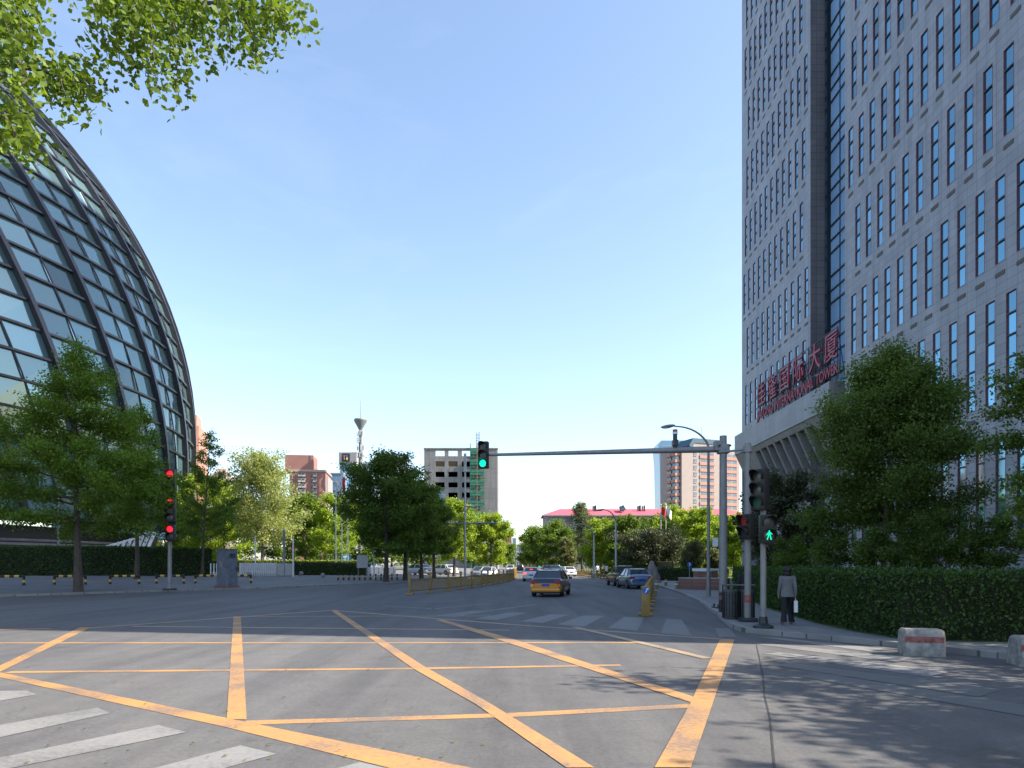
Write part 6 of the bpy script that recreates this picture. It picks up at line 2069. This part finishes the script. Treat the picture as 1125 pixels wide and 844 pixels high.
def apartment(label, px0, px1, Y, ytop, wall_m, bands, floors_px, rz=0.0, depth=16.0, name='apartment_building', wincols=(), blank=None, top=None):
    t, W, zz, xx0 = bloc(label, px0, px1, Y, name, rz)
    W /= math.cos(rz); xx = lambda px: xx0(px) / math.cos(rz)
    Ht = zz(ytop); fh = floors_px * Y / F
    m = MB()
    m.quad((0, 0, 0), (W, 0, 0), (W, 0, Ht), (0, 0, Ht), wall_m); m.quad((0, depth, 0), (0, 0, 0), (0, 0, Ht), (0, depth, Ht), wall_m)
    m.quad((W, 0, 0), (W, depth, 0), (W, depth, Ht), (W, 0, Ht), wall_m); m.quad((0, 0, Ht), (W, 0, Ht), (W, depth, Ht), (0, depth, Ht), wall_m)
    m.build('wall', t)
    nf = int((Ht - 14) / fh)
    proto = {}
    def put(nm, mk, key, loc_):
        if key not in proto:
            proto[key] = mk().build(nm, t, loc=loc_)
        else:
            o = proto[key].copy(); col.objects.link(o); o.parent = t; o.location = loc_
    for fl in range(nf):
        z = Ht - 1.0 - fl * fh
        for (a, b, mt_) in bands:
            w_ = (b - a) * Y / F
            put('spandrel', lambda: MB().box((w_ / 2, -.15, 0), (w_, .4, fh * .46), mt_), ('s', a), (xx(a), 0, z - fh * .80))
            def mkw():
                q = MB().box((w_ / 2, -.04, 0), (w_ * .94, .1, fh * .44), 'far_glass')
                n = max(2, int(w_ / 1.2))
                for i in range(n + 1): q.box((w_ * (.03 + .94 * i / n), -.1, 0), (.22 if i % 3 == 0 else .1, .1, fh * .44), 'pale_wall')
                return q
            put('window', mkw, ('w', a), (xx(a), 0, z - fh * .34))
        for (a, b) in wincols:
            w_ = (b - a) * Y / F
            put('window', lambda: MB().box((w_ / 2, -.05, 0), (w_, .12, fh * .58), 'far_glass').box((w_ / 2, -.12, 0), (.1, .06, fh * .58), 'pale_wall').box((w_ / 2, -.13, -fh * .31), (w_ * 1.1, .2, .14), 'pale_wall'), ('c', a), (xx(a), 0, z - fh * .45))
    return t, W, Ht, zz, xx, fh, nf
# orange and cream apartment tower
t, W, Ht, zz, xx, fh, nf = apartment('orange banded apartment tower with a dark teal roof behind the mast arm', 749, 822, 290, 492, 'cream_wall', [(771, 791, 'orange_wall'), (802, 820, 'orange_wall')], 7.4, R(22), wincols=[(763.5, 767.5)])
px0 = 749
m = MB().box(((xx(764) + xx(802)) / 2, 5, Ht + 1.6), (xx(802) - xx(764), 9, 3.2), 'cream_wall')
m.build('penthouse', t)
a0, a1 = xx(763.5), xx(802.5)
m = MB().add([(a0 - 2.0, .2, Ht + 1.4), (a0, .2, Ht + 1.4 + 3.2), (a1, .2, Ht + 4.6), (a1, .2, Ht + 2.6), (a0 + 1, .2, Ht + 2.6), (a0 - 1, .2, Ht + .2), (a0 - 2, 10, Ht + 1.4), (a0, 10, Ht + 4.6), (a1, 10, Ht + 4.6), (a1, 10, Ht + 2.6)],
             [(0, 1, 2, 3, 4, 5), (1, 7, 8, 2), (0, 6, 7, 1), (2, 8, 9, 3)], 'roof_teal')
m.build('roof', t)
MB().bar((a0 + 8, 5, Ht + 3), (a0 + 8, 5, Ht + 11), .15, .15, 'pole_grey').bar((a0 + 7, 5, Ht + 9), (a0 + 9, 5, Ht + 9), .1, .1, 'pole_grey').build('aerial', t)
proto = None
for fl in range(nf + 2):
    z = Ht - 2 - fl * fh
    if z < 6: break
    for j, (x, y) in enumerate(((-1.3, 2.6), (-1.3, 6.4))):
        if proto is None or j not in proto:
            proto = proto or {}
            q = MB().box((0, 0, -fh * .22), (2.6, 3.2, fh * .42), 'orange_wall')
            q.box((.3, 0, fh * .22), (1.9, 2.9, fh * .45), 'far_glass'); q.box((-.9, 0, fh * .46), (.4, 3.2, .15), 'pale_wall')
            proto[j] = q.build('balcony', t, loc=(x, y, z))
        else:
            o = proto[j].copy(); col.objects.link(o); o.parent = t; o.location = (x, y, z)
# pale blue glass tower behind it
t, W, zz, xx = bloc('pale blue glass tower rising behind the orange apartment tower', 724.5, 752, 430, 'glass_tower')
m = MB(); Ht = zz(484)
prof = [(0.0, 0), (0.6, Ht * .5), (0.2, Ht * .8), (-.8, Ht * .97), (1.2, Ht)]
for (a, za), (b, zb_) in zip(prof, prof[1:]):
    m.quad((a, 0, za), (W, 0, za), (W, 0, zb_), (b, 0, zb_), 'blue_glass'); m.quad((a, 0, za), (a, 18, za), (b, 18, zb_), (b, 0, zb_), 'blue_glass')
m.quad((W, 0, 0), (W, 18, 0), (W, 18, Ht), (W, 0, Ht), 'blue_glass'); m.quad((1.2, 0, Ht), (W, 0, Ht), (W, 18, Ht), (1.2, 18, Ht), 'blue_glass')
m.build('glass_shell', t)
m = MB()
for i in range(1, 22): m.box((W / 2 + .3, -.06, Ht * i / 22), (W - 1.2, .12, .35), 'pale_wall')
m.build('floor_bands', t)
# brick apartment blocks at the left
t, W, Ht, zz, xx, fh, nf = apartment('pinkish brick apartment block with white window columns left of the flagpoles', 318, 356, 260, 518, 'brick_far', [], 6.2, R(8), wincols=[(320, 322.5), (327, 330), (331, 334), (341, 344)])
MB().box((xx(328), 6, Ht + 3.2), (xx(344) - xx(314), 11, 6.4), 'brick_far').build('penthouse', t)
for px in (329, 333, 345):
    m = MB()
    for fl in range(nf): m.box((xx(px), -.4, Ht - 1.2 - fl * fh), (1.25, .8, fh * .62), 'pale_wall').box((xx(px), -.82, Ht - .9 - fl * fh), (1.0, .05, fh * .3), 'far_glass')
    m.build('bay_column', t)
m = MB()
for i in range(5): m.box((W + .5, 1.5 + 2.8 * i, Ht / 2 - .8), (1.0, 1.3, Ht - 2), 'pale_wall')
m.build('balcony_stack', t)
MB().box((W / 2, 8, Ht + .4), (W + .8, 16.6, .8), 'cream_wall').build('parapet', t)
t, W, Ht, zz, xx, fh, nf = apartment('salmon apartment tower glimpsed between the dome and the thin tree', 200, 216.5, 230, 467, 'orange_wall', [(203, 214, 'cream_wall')], 7.5, R(15))
MB().box((W / 2, 6, Ht + 2), (W * .6, 8, 4), 'orange_wall').build('penthouse', t)
t, W, Ht, zz, xx, fh, nf = apartment('low salmon apartment block behind the thin upswept tree', 232, 250, 240, 520, 'cream_wall', [(234, 248, 'orange_wall')], 6.5, R(15))
MB().box((W / 2, 6, Ht + 1), (W * .5, 8, 2), 'cream_wall').build('penthouse', t)
# office blocks by the mast
t, W, zz, xx = bloc('grey office tower with a dark panel of coloured squares below its flat top', 372.5, 391.5, 300, 'office_block')
m = MB(); Ht = zz(497); 
m.box((W / 2, 6, Ht / 2), (W * .92, 11.9, Ht), 'blue_glass'); m.build('glass_shell', t)
m = MB(); 
for x in (W * .80, W * .97): m.box((x, 5.8, Ht / 2), (.8, 12.4, Ht), 'grey_wall')
m.build('pier', t)
MB().box((W / 2, 6, Ht - .9), (W * 1.02, 12.6, 1.0), 'grey_wall').box((W / 2, 6, zz(501) - 3.4), (W * .98, 12.5, .5), 'grey_wall').build('cornice', t)
MB().box((W * .5, 5.8, Ht - 2.4), (W, 12.6, 4.6), 'grey_wall').build('crown_block', t)
M['ml_r'] = mat('panel_red', (.45, .05, .04), .5, var=.05); M['ml_g'] = mat('panel_green', (.05, .25, .10), .5, var=.05); M['ml_y'] = mat('panel_yellow', (.55, .38, .04), .5, var=.05)
m = MB().box((W * .42, -.56, Ht - 2.4), (3.4, .12, 3.6), 'void')
for dx, dz, c in ((-.55, .5, 'ml_r'), (.5, .6, 'sign_blue'), (-.5, -.55, 'ml_g'), (.6, -.5, 'ml_y')): m.box((W * .42 + dx, -.64, Ht - 2.4 + dz), (.9, .06, .9), c, .3)
m.build('sign_panel', t)
t, W, zz, xx = bloc('low teal glass office block left of the grey office tower', 363.5, 377, 290, 'office_block')
Ht = zz(521)
MB().box((W / 2, 6, Ht / 2), (W, 12, Ht), 'blue_glass').build('glass_shell', t)
m = MB()
for i in range(1, 12): m.box((W / 2, -.05, Ht * i / 12), (W + .1, .2, .5), 'grey_wall')
m.build('floor_bands', t); MB().box((W / 2, 6, Ht + .3), (W + .4, 12.4, .6), 'grey_wall').build('parapet', t)
t, W, zz, xx = bloc('small blue glass block right of the communication tower', 392.5, 408, 310, 'office_block')
Ht = zz(511)
MB().box((W / 2, 6, Ht / 2), (W, 12, Ht), 'blue_glass').build('glass_shell', t)
m = MB()
for i in range(1, 14): m.box((W / 2, -.05, Ht * i / 14), (W + .1, .2, .4), 'grey_wall')
m.build('floor_bands', t); MB().box((W / 2, 6, Ht + .3), (W + .4, 12.4, .6), 'grey_wall').build('parapet', t)
# communication tower
Y = 258; X = (396 - CX) / F * Y
t = thing('communication_tower', 'slim communication tower with a funnel shaped platform and needle aerial', 'tower', (X, Y, 0))
zz = lambda py: H + (CY - py) * Y / F
M['tower_grey'] = mat('tower_grey', (0.14, 0.155, 0.155), .6)
MB().tube([(0, 0, 0), (0, 0, zz(470))], [1.1, .6], 'tower_grey', 12).build('shaft', t, 40)
MB().lathe([(.7, zz(472)), (1.2, zz(469)), (2.3, zz(463.5)), (2.45, zz(462)), (2.2, zz(460.6)), (.6, zz(459.6))], 'tower_grey', n=20)  .build('platform', t, 40)
MB().tube([(0, 0, zz(460)), (0, 0, zz(440))], [.18, .06], 'pole_grey', 8).build('aerial', t, 40)
for py in (476, 484, 492, 500):
    m = MB()
    for q in range(6):
        a = q * math.pi / 3 + py
        m.box((1.25 * math.cos(a), 1.25 * math.sin(a), zz(py)), (.3, .3, 2.0), 'pole_light', a); m.bar((0, 0, zz(py)), (1.25 * math.cos(a), 1.25 * math.sin(a), zz(py)), .08, .08, 'pole_grey')
    m.build('antenna_ring', t)
# small town blocks closing the road
for px0, px1, Y, yt, mt_, lab in ((553, 562, 330, 588, 'brick_far', 'dark red narrow block at the end of the road'), (560, 570, 420, 604, 'pale_wall', 'pale low block closing the view down the road'), (568, 576, 560, 599, 'blue_glass', 'bluish far block right of the road end'),
                                  (571, 582, 380, 608, 'brick_far', 'low reddish block at the road end'), (563, 567, 620, 592, 'blue_glass', 'slender bluish far tower above the road end'), (576, 592, 480, 606, 'cream_wall', 'low cream block behind the right roadside trees')):
    t, W, zz, xx = bloc(lab, px0, px1, Y, 'town_building')
    Ht = zz(yt); fh = 3.3; nf = int(Ht / fh)
    m = MB().box((W / 2, 6, Ht / 2), (W, 12, Ht), mt_); m.build('wall', t)
    m = MB()
    for i in range(nf): m.box((W / 2, -.06, i * fh + 1.9), (W * .9, .16, 1.5), 'far_glass')
    for i in range(1, 4): m.box((W * i / 4, -.12, Ht / 2), (.5, .2, Ht - .5), mt_)
    m.build('windows', t)
    MB().box((W / 2, 6, Ht + .3), (W + .5, 12.5, .6), 'grey_wall').build('roof', t)
for px, Y, yt, rp, lf, lab in ((556, 250, 598, 12, 'mid', 'small far tree on the left side of the road end'), (582, 210, 596, 14, 'mid', 'small far tree on the right side of the road end')):
    tt('street_tree', lab, px, Y, yt, rp, zb=0, start=.15, prof=rnd_, leaf=lf, size=.5, n=2500, seed=int(px))
# back woods closing the far sides
for px, Y, yt, rp, lf, lab in ((172, 150, 560, 44, 'mid', 'broad far tree behind the trunks below the dome edge'), (430, 132, 566, 30, 'mid', 'far tree behind the trunks of the dark street trees'), (465, 140, 570, 30, 'mid', 'far tree behind the parked white cars at left'), (850, 92, 580, 34, 'mid', 'dim tree below the tower podium'),
                               (660, 160, 580, 30, 'dark', 'dark tree filling the back of the park under the red roof'), (700, 152, 584, 34, 'dark', 'dark tree behind the broad park tree'), (752, 140, 578, 34, 'mid', 'tree at the back of the park behind the bright trees'), (800, 130, 580, 36, 'mid', 'rear park tree right of the bright trees')):
    tt('park_tree', lab, px, Y, yt, rp, start=.06, prof=rnd_, leaf=lf, size=.42, n=5000, seed=int(px * 3))
